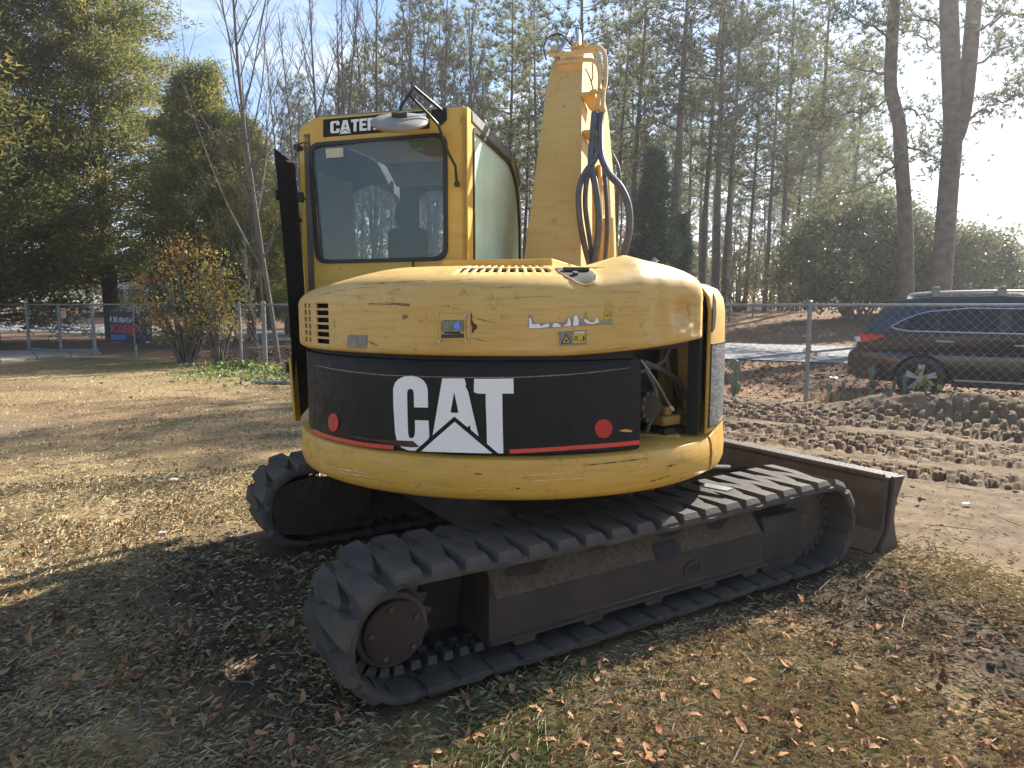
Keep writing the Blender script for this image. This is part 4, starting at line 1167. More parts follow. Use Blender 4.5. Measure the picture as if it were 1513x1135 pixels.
    m = MB(UT); m.tube([(sx * 1.03, YS, ZC), (sx * 1.052, YS, ZC), (sx * 1.058, YS, ZC)], [.126, .124, .115], 32); m.build('hub_cover', M_rustd, sp, bevel=.004)
    for k in range(5):
        a = k * 1.2566 + .5
        m = MB(UT); m.cyl((sx * 1.05, YS + .098 * math.cos(a), ZC + .098 * math.sin(a)), (sx * 1.066, YS + .098 * math.cos(a), ZC + .098 * math.sin(a)), .0115, 6); m.build('bolt', M_steel, sp, smooth=0)
    if sx < 0:
        m = MB(UT)
        pl_ = [(.195 * math.cos(t_), .195 * math.sin(t_)) for t_ in [R(-60 + 300 * k / 24) + R(60) for k in range(25)]]
        pl_ = fillet([(-.16, -.13), (.05, -.175), (.42, -.08), (.42, .15), (.05, .19), (-.12, .165), (-.195, .04)], .06, 4)
        m.plate(pl_, [], lambda u, v, w: Vector((-.715 + w, YS + u, ZC + v)), 0, .02)
        m.build('motor_guard', M_rustd, sp, bevel=.006)
    m = MB(UT); m.cyl((sx * .86, Y1, ZC), (sx * .99, Y1, ZC), .20, 36); m.cyl((sx * .84, Y1, ZC), (sx * 1.0, Y1, ZC), .06, 20)
    m.build('idler', M_steel, EX, bevel=.012)
set_run(-1.02); track(-1)
set_run(-1.195); track(1)
m = MB(UN)
m.hexa([(-.80, -.42, .26), (.80, -.42, .26), (.80, .45, .26), (-.80, .45, .26), (-.52, -.36, .47), (.52, -.36, .47), (.52, .38, .47), (-.52, .38, .47)])
m.build('carbody', M_frame, EX, bevel=.02)
# dozer blade
m = MB(UN)
sec = [(1.80, .015), (2.02, .0), (2.062, .02), (2.01, .10), (1.985, .20), (1.99, .30), (2.02, .39), (2.075, .455), (2.06, .468), (1.96, .455), (1.945, .435), (1.93, .30), (1.915, .12)]
XB = 1.16
n_ = len(sec)
vs = [(-XB, y, z) for y, z in sec] + [(XB, y, z) for y, z in sec]
m.add(vs, [tuple(range(n_)), tuple(n_ + i for i in reversed(range(n_)))] + [(i, (i + 1) % n_, n_ + (i + 1) % n_, n_ + i) for i in range(n_)])
M_blade = simple('worn_brown_blade', (.045, .033, .026), (.085, .066, .055), 7, .62, .4, bscale=50)
blade = m.build('blade', M_blade, EX, bevel=.006)
m = MB(UN); m.plate([(1.86, .02), (2.068, .004), (2.02, .1), (1.99, .21), (2.0, .31), (2.08, .46), (1.97, .465), (1.955, .3), (1.94, .14)], [], lambda u, v, w: Vector((XB + .002 + w, u, v)), 0, .025)
m.build('end_plate', M_blade, blade, bevel=.004)
m = MB(UN); m.tube([(-XB + .02, 1.95, .452), (XB - .03, 1.95, .452)], .022, 10); m.build('top_bar', M_blade, blade)
for s in (1, -1):
    m = MB(UN); m.hexa([(s * .42 - .05, 1.0, .22), (s * .42 + .05, 1.0, .22), (s * .48 + .05, 1.94, .14), (s * .48 - .05, 1.94, .14), (s * .42 - .05, 1.0, .36), (s * .42 + .05, 1.0, .36), (s * .48 + .05, 1.94, .28), (s * .48 - .05, 1.94, .28)])
    m.build('blade_arm', M_frame, blade, bevel=.008)
m = MB(UN); m.tube([(.1, .5, .42), (.1, 1.5, .36)], .05, 14); m.tube([(.1, 1.5, .36), (.1, 1.93, .3)], .028, 12); m.build('blade_cylinder', M_frame, blade)
# light scrap of paint on the far track top near the tail
m = MB(UN); m.hexa([(.95, .56, .548), (1.10, .60, .548), (1.09, .66, .55), (.93, .62, .55), (.95, .56, .556), (1.10, .60, .556), (1.09, .66, .558), (.93, .62, .558)])
m.build('metal_offcut', M_chrome, EX, smooth=0)

# ---------------------------------------------------------------- chain-link fence along the yard
M_galv = simple('galvanised_steel', (.20, .205, .21), (.29, .295, .30), 10, .6, 0, .55)
M_galv2 = simple('weathered_galvanised_steel', (.20, .205, .205), (.30, .30, .30), 10, .7, 0, .4)
def fpt(s, z, off=0.0):
    p = FD * s + FN * (FENCE_T + off); return Vector((p[0], p[1], z))
def s_at_x(X): return (X - FN[0] * FENCE_T) / FD[0]
def link_mesh(mb, s0, s1, z0, z1, off=0.0, step=.125, r=.0021):
    w = z1 - z0
    n = int((s1 - s0 + w) / step) + 1
    for d in (1, -1):
        for k in range(n):
            a = s0 - w + k * step
            lo, hi = max(a, s0), min(a + w, s1)
            if hi - lo < .01: continue
            za, zb = z0 + (lo - a), z0 + (hi - a)
            if d < 0: za, zb = z0 + z1 - za, z0 + z1 - zb
            o = off + .003 * d
            mb.tube([fpt(lo, za, o), fpt(hi, zb, o)], r, 3, cap=False)
def fence(posts, label, rail=True):
    p0 = fpt(posts[0], 0)
    root = empty('chain_link_fence', p0); inv = Matrix.Translation(-p0)
    tag(root, label, 'fence')
    for s in posts:
        g = gz(*fpt(s, 0).xy)
        m = MB(inv); m.cyl(fpt(s, min(g, 0) - .05), fpt(s, 1.50), .033, 12); m.tube([fpt(s, 1.50), fpt(s, 1.535), fpt(s, 1.55)], [.038, .036, .012], 12)
        m.build('post', M_galv, root)
        m = MB(inv)
        for z in (.35, .8, 1.2): m.cyl(fpt(s, z, 0) , fpt(s, z + .018, 0), .038, 10)
        m.build('tie_band', M_galv2, root, smooth=0)
    m = MB(inv); m.tube([fpt(posts[0] - .0, 1.475), fpt(posts[-1], 1.475)], .022, 10); m.build('top_rail', M_galv, root)
    m = MB(inv); link_mesh(m, posts[0], posts[-1], .03, 1.47, -.04); o = m.build('wire_mesh', M_galv, root, smooth=0, fix=False); tag(o, kind='stuff')
    return root
sR = s_at_x(4.46)
fence([sR - 3.0 * k for k in (4, 3, 2, 1, 0)] + [sR + 3.0, sR + 6.0], 'grey chain-link fence on the right between the churned soil and the parked car')
sG = s_at_x(-12.07)
fence([sG, sG + 2.0, sG + 4.2, s_at_x(-6.6), s_at_x(-6.6) + 3.1, sR - 12.06], 'grey chain-link fence on the left with the leafy shrub against it')
fence([s_at_x(-15.3) - 6, s_at_x(-15.3) - 3, s_at_x(-15.3)], 'short grey chain-link fence at the far left beyond the gate')
def gate(s0, s1, label):
    p0 = fpt(s0, 0); inv = Matrix.Translation(-p0)
    root = empty('chain_link_gate', p0); tag(root, label, 'gate', 'gate leaves at the drive')
    z0, z1 = .09, 1.47
    for a, b in (((s0, z0), (s0, z1)), ((s1, z0), (s1, z1)), ((s0, z0), (s1, z0)), ((s0, z1), (s1, z1)), ((s0, .72), (s1, .72))):
        m = MB(inv); m.cyl(fpt(*a), fpt(*b), .024, 10); m.build('gate_bar', M_galv2, root)
    m = MB(inv); link_mesh(m, s0, s1, z0, z1, -.03); tag(m.build('wire_mesh', M_galv2, root, smooth=0, fix=False), kind='stuff')
    for z in (.35, 1.15):
        m = MB(inv); m.cyl(fpt(s0 - .03, z), fpt(s0 - .03, z + .05), .04, 10); m.build('hinge', M_galv2, root)
    return root
sm = s_at_x(-13.66)
gate(s_at_x(-15.3) + .08, sm - .04, 'left leaf of the chain-link gate, without a notice')
gate(sm + .04, sG - .08, 'right leaf of the chain-link gate, carrying a small red notice')
# notice on the gate
def fence_plate(name, s0, s1, z0, z1, off, mat, parent=None, t=.006, sag=0, n=1):
    m = MB(); vs = []
    for i in range(n + 1):
        f_ = i / n; s = s0 + (s1 - s0) * f_
        dz = -sag * math.sin(math.pi * f_)
        for z in (z0, z1):
            for o in (off, off + t): vs.append(fpt(s, z + (dz if z == z1 else dz * .3), o + .03 * sag * math.sin(9 * f_)))
    fs = [(0, 1, 3, 2), (4 * n, 4 * n + 2, 4 * n + 3, 4 * n + 1)]
    for i in range(n):
        b = 4 * i
        for q_ in ((0, 2, 6, 4), (1, 5, 7, 3), (0, 4, 5, 1), (2, 3, 7, 6)): fs.append(tuple(b + k for k in q_))
    return m.add(vs, fs).build(name, mat, parent, smooth=0)
M_notice = simple('red_and_white_notice', (.62, .30, .25), (.70, .48, .42), 30, .6)
so = sm + .28
nb = fence_plate('notice_board', so, so + .26, 1.08, 1.36, -.075, M_notice)
tag(nb, 'small pinkish red notice hung on the right gate leaf', 'notice')
fence_plate('notice_band', so + .03, so + .23, 1.27, 1.33, -.079, simple('notice_red', (.55, .06, .05), (.5, .08, .06), 30, .6), nb, t=.003)
for z in (1.22, 1.18, 1.13): fence_plate('notice_line', so + .04, so + .22, z, z + .018, -.079, simple('notice_ink', (.40, .12, .10), (.42, .15, .12), 30, .6), nb, t=.003)
# banner hung on the outside, its print seen reversed
bs0, bs1 = s_at_x(-11.45), s_at_x(-9.75)
M_cloth = simple('dark_navy_cloth', (.022, .025, .045), (.035, .038, .06), 6, .9)
ban = fence_plate('banner', bs0, bs1, .42, 1.32, .05, M_cloth, t=.006, sag=.05, n=14)
tag(ban, 'dark banner with reversed white and red print hung behind the fence beside the gate', 'banner')
M_btxt = simple('banner_white_print', (.62, .62, .64), (.55, .55, .58), 20, .8)
M_bred = simple('banner_red_print', (.55, .05, .05), (.48, .05, .06), 20, .8)
M_bblue = simple('banner_blue_print', (.04, .10, .40), (.05, .13, .45), 20, .8)
def banner_text(txt, s_right, s_left, z0, z1, mat):
    cu = bpy.data.curves.new('print', 'FONT'); cu.body = txt; cu.offset = .018; cu.extrude = 0; cu.resolution_u = 3
    ob = bpy.data.objects.new('print', cu)
    COL.objects.link(ob)
    dg = bpy.context.evaluated_depsgraph_get()
    me_ = bpy.data.meshes.new_from_object(ob.evaluated_get(dg))
    bpy.data.objects.remove(ob)
    xs = [v.co.x for v in me_.vertices]; ys_ = [v.co.y for v in me_.vertices]
    for v in me_.vertices:
        u_ = (v.co.x - min(xs)) / (max(xs) - min(xs)); w_ = (v.co.y - min(ys_)) / (max(ys_) - min(ys_))
        s = s_right + (s_left - s_right) * u_                  # seen from behind: runs right to left
        f_ = (s - bs0) / (bs1 - bs0)
        z = z0 + (z1 - z0) * w_
        p = fpt(s, z - .05 * math.sin(math.pi * f_) * (.3 + .7 * (z - .42) / .9), .043)
        v.co = p
    me_.materials.clear(); me_.materials.append(mat)
    inst('print', me_, ban)
banner_text("RATHER BE A", bs0 + 1.18, bs0 + .02, 1.00, 1.15, M_btxt)
banner_text("AMERICA", bs0 + 1.50, bs0 + .03, .70, .94, M_bred)
fence_plate('print_band', bs0 + .05, bs0 + .75, .49, .63, .043, M_bblue, ban, t=.004)

# ---------------------------------------------------------------- the parked car
CARO = FD * (-1.22) + FN * (12.62 + .93)
CAR = empty('parked_car', (CARO[0], CARO[1], 0), math.atan2(FD[1], FD[0]))
tag(CAR, 'dark navy estate car with roof bars parked beyond the fence', 'car')
def carpaint():
    m, nt, b, o = new_mat('dark_navy_car_paint')
    n = noise_n(nt, 3, 6)
    nt.links.new(ramp(nt, n, [(.3, (.006, .007, .012)), (.7, (.010, .011, .016))]), b.inputs['Base Color'])
    b.inputs['Roughness'].default_value = .22; b.inputs['Coat Weight'].default_value = .7; b.inputs['Coat Roughness'].default_value = .06
    return m
M_car = carpaint()
M_trim = simple('black_plastic_trim', (.02, .02, .021), (.03, .03, .03), 20, .6)
M_bluechrome = simple('polished_trim', (.55, .60, .72), (.5, .56, .7), 10, .18, 0, .9)
M_silver = simple('silver_rail', (.55, .56, .56), (.48, .49, .5), 10, .35, 0, .6)
def arch(cx, r, n=12): return [(cx + r * math.cos(math.pi * (1 - k / n)), .33 + r * math.sin(math.pi * (1 - k / n))) for k in range(n + 1)]
low = [(.16, .30), (.05, .38), (.0, .50), (.0, .66), (.03, .74), (.11, .80), (.13, .93), (.17, 1.03), (1.2, 1.035), (3.0, .99), (3.75, .95), (4.4, .86), (4.74, .76), (4.8, .60), (4.78, .40), (4.66, .26), (4.20, .24)] + [(x, max(z, .25)) for x, z in arch(3.80, .385)[::-1]] + [(3.38, .25), (1.46, .25)] + arch(1.04, .385)[::-1][0:] + [(.62, .28)]
def lowmap(u, v, w):
    y = .915 - .05 * abs(v - .62) - .10 * max(0, (.28 - u)) ** 1.0 * 1.4 - .14 * max(0, u - 4.1)
    return Vector((u, w * y, v))
body = MB().plate(low, [], lowmap, -1, 1).build('body', M_car, CAR, bevel=.045, seg=3, smooth=50)
green = [(.17, 1.02), (.30, 1.20), (.52, 1.44), (.70, 1.555), (.95, 1.595), (1.9, 1.62), (2.7, 1.585), (3.0, 1.52), (3.95, .99)]
gm = lambda k: (lambda u, v, w: Vector((u, w * (.875 - (v - 1.0) * .30 - .05 * max(0, .5 - u) + k), v)))
MB().plate(green, [], gm(0), -1, 1).build('cabin', M_car, CAR, bevel=.05, seg=3, smooth=50)
winl = fillet([(.58, 1.13), (.80, 1.27), (1.05, 1.37), (1.6, 1.43), (2.6, 1.42), (2.95, 1.36), (3.55, 1.05), (2.4, 1.06), (1.2, 1.07), (.80, 1.075)], .05, 3)
for sgn in (-1, 1):
    wf = gm(.006)
    w_ = MB().plate(winl, [], lambda u, v, w: wf(u, v, w), sgn * .99, sgn * 1.0).build('side_window', M_carglass, CAR, smooth=0)
    MB().tube([wf(u, v, sgn * 1.004) for u, v in winl + winl[:1]], .011, 6).build('window_trim', M_bluechrome, w_)
    for u0, u1 in ((1.18, 1.24), (1.98, 2.14)):
        MB().plate([(u0, 1.075), (u1, 1.07), (u1 + .02, 1.42), (u0 + .04, 1.42)], [], lambda u, v, w: wf(u, v, w), sgn * 1.0, sgn * 1.006).build('pillar', M_trim, w_, smooth=0)
    for u0, z0 in ((1.22, .93), (2.20, .89)):
        m = MB(); m.tube(smooth_path([lowmap(u0, z0, sgn * 1.0), lowmap(u0 + .03, z0, sgn * 1.04), lowmap(u0 + .19, z0 - .005, sgn * 1.04), lowmap(u0 + .22, z0 - .005, sgn * 1.0)], 4), .012, 8); m.build('door_handle', M_silver, CAR)
    MB().plate([(1.48, .33), (3.36, .32), (3.36, .345), (1.48, .355)], [], lowmap, sgn * 1.0, sgn * 1.025).build('sill_strip', M_silver, CAR, smooth=0)
    MB().plate([(1.45, .24), (3.40, .24), (3.40, .31), (1.45, .315)], [], lowmap, sgn * .98, sgn * 1.018).build('sill', M_trim, CAR, smooth=0)
    MB().plate(fillet([(.09, .98), (.14, .88), (.30, .90), (.52, .985), (.50, 1.01), (.16, 1.025)], .02, 3), [], lowmap, sgn * .96, sgn * 1.018).build('tail_light', simple('red_lamp', (.42, .012, .015), (.55, .03, .03), 20, .15), CAR, bevel=.006)
    MB().plate(fillet([(.075, .97), (.11, .90), (.18, .90), (.16, .98)], .015, 3), [], lowmap, sgn * .965, sgn * 1.024).build('reverse_light', simple('clear_lamp', (.6, .6, .6), (.5, .5, .52), 20, .15), CAR)
    # roof rail with feet
    yr = lambda u: sgn * (.60)
    rail = MB(); rail.tube(smooth_path([(.78, yr(0), 1.59), (.95, yr(0), 1.655), (1.9, yr(0), 1.685), (2.6, yr(0), 1.655), (2.8, yr(0), 1.59)], 5), .022, 8); rail.build('roof_rail', M_silver, CAR)
    for u0 in (1.04, 3.80):
        cyc = sgn * .80
        m = MB(); prof_ = [(.22, -.10), (.30, -.115), (.335, -.10), (.345, 0), (.335, .10), (.30, .115), (.22, .10)]
        n_ = 32; vs = []; 
        for k in range(n_):
            a = 2 * math.pi * k / n_
            for r_, y_ in prof_: vs.append((u0 + r_ * math.cos(a), cyc + y_, .345 + r_ * math.sin(a)))
        K = len(prof_); m.add(vs, [(k * K + j, ((k + 1) % n_) * K + j, ((k + 1) % n_) * K + j + 1, k * K + j + 1) for k in range(n_) for j in range(K - 1)])
        wh = m.build('wheel', M_seal, CAR, smooth=40)
        m = MB(); m.tube([(u0, cyc + sgn * .02, .345), (u0, cyc + sgn * .06, .345)], .225, 32); m.build('wheel_back', M_dark, wh)
        m = MB()
        for k in range(5):
            for dd in (-.13, .13):
                a = k * 1.2566 + .3 + dd; 
                c_, s_ = math.cos(a), math.sin(a); tx, tz = -s_, c_
                P = lambda r_, h, y_: (u0 + c_ * r_ + tx * h, cyc + sgn * y_, .345 + s_ * r_ + tz * h)
                m.hexa([P(.04, -.02, .07), P(.04, .02, .07), P(.222, .022, .075), P(.222, -.022, .075), P(.04, -.016, .10), P(.04, .016, .10), P(.222, .017, .10), P(.222, -.017, .10)])
        m.tube([(u0, cyc + sgn * .07, .345), (u0, cyc + sgn * .105, .345)], .05, 16)
        m.build('rim', M_silver, wh, smooth=0)
for u0 in (1.17, 2.02):
    m = MB()
    m.box((u0 - .05, -.66, 1.70), (u0 + .05, .66, 1.74))
    for sgn in (-1, 1): m.hexa([(u0 - .06, sgn * .61 - .05, 1.60), (u0 + .06, sgn * .61 - .05, 1.60), (u0 + .06, sgn * .61 + .05, 1.60), (u0 - .06, sgn * .61 + .05, 1.60), (u0 - .05, sgn * .61 - .05, 1.76), (u0 + .05, sgn * .61 - .05, 1.76), (u0 + .05, sgn * .61 + .05, 1.76), (u0 - .05, sgn * .61 + .05, 1.76)])
    m.build('roof_bar', M_mirror_back, CAR, bevel=.012)
m = MB(); m.hexa([(.50, -.56, 1.50), (.78, -.56, 1.56), (.78, .56, 1.56), (.50, .56, 1.50), (.46, -.54, 1.535), (.80, -.54, 1.60), (.80, .54, 1.60), (.46, .54, 1.535)]); m.build('spoiler', M_car, CAR, bevel=.012)
m = MB(); m.hexa([(.175, -.66, 1.06), (.175, .66, 1.06), (.19, .66, 1.06), (.19, -.66, 1.06), (.48, -.54, 1.46), (.48, .54, 1.46), (.50, .54, 1.46), (.50, -.54, 1.46)]); m.build('rear_window', M_carglass, CAR)
m = MB(); m.hexa([(-.015, -.26, .78), (.06, -.26, .78), (.06, .26, .78), (-.015, .26, .78), (.09, -.26, .90), (.12, -.26, .90), (.12, .26, .90), (.09, .26, .90)]); m.build('number_plate', M_white, CAR)
m = MB(); m.box((.02, -.80, .36), (.10, .80, .52)); m.build('rear_bumper', M_trim, CAR, bevel=.03)
m = MB(); m.box((.3, -.66, .26), (4.5, .66, .62)); m.build('underbody', M_dark, CAR)

# ---------------------------------------------------------------- trees and shrubs
def unit(v): return v / np.maximum(np.linalg.norm(v, axis=-1, keepdims=True), 1e-9)
def rand_dirs(n, rng): return unit(rng.normal(size=(n, 3)))
def needles(C, D, L, W, rng, n_per, spread=.9, bias=None):
    """spiky tufts: n_per slim triangles fan out from every centre"""
    C = np.repeat(C, n_per, 0); D = np.repeat(D, n_per, 0)
    d = unit(D + spread * rand_dirs(len(C), rng))
    if bias is not None: d = unit(d + np.array(bias))
    p = unit(np.cross(d, rand_dirs(len(C), rng)))
    l = (L * rng.uniform(.6, 1.2, len(C)))[:, None]; w = W * .5
    return np.stack([C + p * w, C - p * w, C + d * l], 1)
def leaves(C, size, rng, flat=0.0, aspect=.55):
    n = len(C)
    a = rand_dirs(n, rng); nrm_ = unit(rand_dirs(n, rng) + np.array([0, 0, flat]))
    a = unit(np.cross(nrm_, a)); b = np.cross(nrm_, a)
    s = (size * rng.uniform(.6, 1.3, n))[:, None]
    fold = nrm_ * s * .15
    return np.stack([C - a * s * .5, C + b * s * aspect * .5 + fold, C + a * s * .5, C - b * s * aspect * .5 + fold], 1)
def limb(mb, p, d, L, r0, r1, rnd, seg=4, wob=.12, up=0.0, n=4):
    pts, rs = [Vector(p)], [r0]
    d = Vector(d).normalized()
    for k in range(seg):
        d = (d + Vector((rnd.uniform(-wob, wob), rnd.uniform(-wob, wob), rnd.uniform(-wob, wob) + up))).normalized()
        pts.append(pts[-1] + d * (L / seg)); rs.append(r0 + (r1 - r0) * (k + 1) / seg)
    mb.tube(pts, rs, n, cap=False)
    return pts
def pine_meshes(seed, H=21, r=.17, c0=6.0, tufts=800, dens=1.25, wood=M_bark, lean=.02):
    rnd = random.Random(seed); rng = np.random.default_rng(seed)
    mb = MB()
    pts = limb(mb, (0, 0, -.3), (rnd.uniform(-lean, lean), rnd.uniform(-lean, lean), 1), H, r, .03, rnd, seg=10, wob=.025, n=8)
    C, D = [], []
    nb = int(44 * dens)
    for k in range(nb):
        f_ = (k + rnd.random()) / nb
        z = c0 + (H - c0) * f_
        i = min(len(pts) - 2, int((z + .3) / (H / 10)))
        base = pts[i].lerp(pts[i + 1], min(1, max(0, (z + .3) / (H / 10) - i)))
        az = rnd.uniform(0, 6.283)
        L = (1.2 + 2.6 * math.sin(math.pi * min(1, .25 + .75 * f_) ** .9)) * rnd.uniform(.6, 1.15) * (H / 21)
        if f_ < .25 and rnd.random() < .35: L *= .6; bare = True
        else: bare = False
        bp = limb(mb, base, (math.cos(az), math.sin(az), rnd.uniform(-.05, .45)), L, .045 * (1.2 - f_), .012, rnd, seg=4, wob=.18, up=.05, n=3)
        if bare and rnd.random() < .6: continue
        for t in range(int(tufts / nb)):
            j = rnd.randint(1, 3); q = bp[j].lerp(bp[j + 1], rnd.random())
            off = Vector((rnd.gauss(0, .33), rnd.gauss(0, .33), rnd.gauss(.08, .2)))
            C.append(q + off); D.append((off.x, off.y, off.z + .5))
    trunk = mb.mesh('trunk', wood, smooth=60, fix=False)
    C = np.array(C); D = unit(np.array(D))
    V = needles(C, D, .46, .055, rng, 10, 1.0)
    mi = np.repeat((rng.random(len(C)) < .35).astype(int), 10)
    return trunk, tri_mesh('crown', V, [M_needle, M_needle2], mi)
def plant(name, meshes, x, y, label, cat, group=None, rz=0, sc=1.0, lean=(0, 0), z=None, parts=('trunk', 'crown')):
    root = empty(name, (x, y, (gz(x, y) if z is None else z)), rz)
    root.rotation_euler = (lean[1], lean[0], rz)
    root.scale = (sc, sc, sc)
    tag(root, label, cat, group)
    for nm, me_ in zip(parts, meshes):
        if me_: inst(nm, me_, root)
    return root
def px_at(px, Y): return ((px - 756.5) / FPX * Y, Y)
PINES = [pine_meshes(100, 20, .21, 7.5, 700), pine_meshes(101, 18, .16, 6.5, 600), pine_meshes(102, 21, .24, 9.0, 700), pine_meshes(103, 15, .12, 3.5, 600), pine_meshes(104, 19, .18, 7, 600)]
prnd = random.Random(5)
GR = 'tall pines of the grove across the road'
def zone_label(px):
    if px < 690: return 'tall slim pine in the grove across the road, rising behind the cab'
    if px < 905: return 'tall slim pine in the grove across the road, rising behind the boom'
    if px < 1080: return 'tall pine in the grove across the road, just right of the boom'
    return 'tall pine in the grove across the road, left of the broad glossy bush'
main_p = [(928, 40, 0, 1.0, 0), (988, 36, 2, 1.05, 0), (1034, 44, 0, 1.05, 0), (1054, 37, 0, 1.1, 0.0), (1067, 41, 4, 1, .008), (1098, 47, 1, 1, .01), (1127, 45, 4, .95, 0), (1151, 44, 0, 1.0, .01), (1163, 50, 1, 1, .02), (1187, 52, 3, 1, 0), (1196, 41, 2, .95, .05), (1240, 46, 4, .9, .12), (1262, 52, 1, 1, .03),
          (705, 45, 4, 1, 0), (724, 52, 1, 1, 0), (748, 41, 0, .9, 0), (772, 48, 1, 1, 0), (795, 44, 4, 1, 0), (862, 40, 2, 1, 0), (884, 47, 1, 1, .01), (905, 43, 0, .95, 0), (948, 50, 4, 1, 0), (1012, 52, 1, 1, 0), (590, 46, 1, 1, 0), (640, 42, 4, .95, 0), (668, 50, 0, 1, 0), (535, 52, 4, 1, 0)]
for px, Y, v, sc, ln in main_p:
    x, y = px_at(px, Y)
    plant('pine_tree', PINES[v], x, y, zone_label(px), 'tree', GR, prnd.uniform(0, 6), sc, (ln, 0))
FARL = 'distant pine deep in the grove behind the nearer trunks'
for k in range(64):
    px = 430 + 860 * (k + prnd.random()) / 64 ; Y = prnd.uniform(58, 100)
    x, y = px_at(px, Y)
    plant('pine_tree', PINES[prnd.randint(0, 4)], x, y, FARL, 'tree', 'distant pines deep in the grove', prnd.uniform(0, 6), prnd.uniform(.8, 1.15), (prnd.uniform(-.03, .04), 0))

# two big pines by the road on the right
def big_pine(px, Y, path, r0, r1, name_label, fork=None, branches=(), seed=3):
    rnd = random.Random(seed); rng = np.random.default_rng(seed)
    x, y = px_at(px, Y)
    base = Vector((x, y, gz(x, y) - .1))
    root = empty('pine_tree', base); tag(root, name_label, 'tree')
    mb = MB()
    def tr_(L, ra, rb):
        P = [at_y(a, b, Y) - base for a, b in L]
        P = smooth_path(P, 4)
        n = len(P); mb.tube(P, [ra + (rb - ra) * i / (n - 1) for i in range(n)], 14, cap=False); return P
    P = tr_(path, r0, r1)
    if fork: tr_(fork, r1 * 1.12, r1 * .75)
    C, D = [], []
    for L in branches:
        Q = smooth_path([at_y(a, b, Y + dy) - base for a, b, dy in L], 5)
        Q = [q_ + Vector((rnd.gauss(0, .05), rnd.gauss(0, .08), rnd.gauss(0, .06))) * min(1, i_ / 3) for i_, q_ in enumerate(Q)]
        n = len(Q); mb.tube(Q, [.042 * (1 - .85 * i / n) + .006 for i in range(n)], 6, cap=False)
        for i in range(n // 4, n):
            for t in range(15):
                off = Vector((rnd.gauss(0, .42), rnd.gauss(0, .55), rnd.gauss(.06, .34)))
                if rnd.random() < .85: C.append(Q[i] + off); D.append((off.x, off.y, off.z + .35))
                if rnd.random() < .12: mb.tube([Q[i], Q[i] + off * .9], [.012, .004], 3, cap=False)
    top = P[-1]
    for k in range(26):
        z = 12.8 + 5.2 * k / 26; az = rnd.uniform(0, 6.283); L = rnd.uniform(2.2, 4.8) * (1.15 - .5 * k / 26)
        b0_ = Vector((top.x * z / top.z, top.y, min(z, top.z + .3 * (z - top.z)) if z > top.z else z)); b0_.z = z
        Q = limb(mb, b0_, (math.cos(az), math.sin(az), .25), L, .05, .012, rnd, seg=4, wob=.15, up=.04, n=4)
        for t in range(40):
            off = Vector((rnd.gauss(0, .5), rnd.gauss(0, .42), rnd.gauss(.05, .22))); C.append(Q[rnd.randint(1, 4)] + off); D.append((off.x, off.y, off.z + .35))
    mb.tube([top - Vector((0, 0, .2)), Vector((top.x * 1.1, top.y, 18.2))], [r1 * .9, .03], 8, cap=False)
    t = mb.build('trunk', M_bark, root, smooth=60, fix=False)
    V = needles(np.array(C), unit(np.array(D)), .34, .030, rng, 11, 1.0)
    inst('crown', tri_mesh('crown', V, [M_needle, M_needle2], np.repeat((rng.random(len(C)) < .5).astype(int), 11)), root)
big_pine(1390, 25, [(1388, 470), (1390, 430), (1395, 360), (1402, 270), (1408, 190), (1405, 100), (1402, 0), (1400, -120)], .34, .27, 'big forked pine trunk standing behind the parked car',
         fork=[(1404, 215), (1416, 190), (1428, 130), (1440, 0), (1452, -120)],
         branches=[[(1428, 178, 0), (1455, 158, -.5), (1490, 145, -1), (1530, 138, -1.4)], [(1430, 110, 0), (1462, 80, 1), (1500, 70, 1.5), (1540, 90, 2)], [(1436, 60, 0), (1470, 30, -1), (1510, 22, -1.6), (1560, 20, -2)],
                   [(1402, 60, 0), (1370, 30, 1), (1330, 25, 2), (1290, 40, 3)], [(1440, 10, 0), (1480, -12, 1), (1530, -20, 2)]], seed=3)
big_pine(1338, 27, [(1340, 470), (1339, 420), (1338, 330), (1332, 240), (1328, 180), (1316, 130), (1318, 60), (1322, 0), (1326, -110)], .27, .19, 'curved pine trunk standing in front of the broad glossy bush',
         branches=[[(1332, 238, 0), (1290, 265, 1), (1240, 290, 2), (1200, 312, 2.5)], [(1328, 160, 0), (1365, 170, 1), (1400, 200, 1.5)], [(1318, 140, 0), (1280, 165, -.5), (1230, 170, -1), (1190, 175, -1)],
                   [(1316, 110, 0), (1270, 105, 1.4), (1220, 70, 2.5)], [(1330, 250, 0), (1300, 225, 2), (1270, 215, 3)], [(1320, 40, 0), (1365, 60, 2), (1390, 85, 3)], [(1320, 60, 0), (1280, 35, -1), (1230, 20, -2)], [(1334, 215, 0), (1372, 232, -1), (1400, 250, -2)]], seed=4)

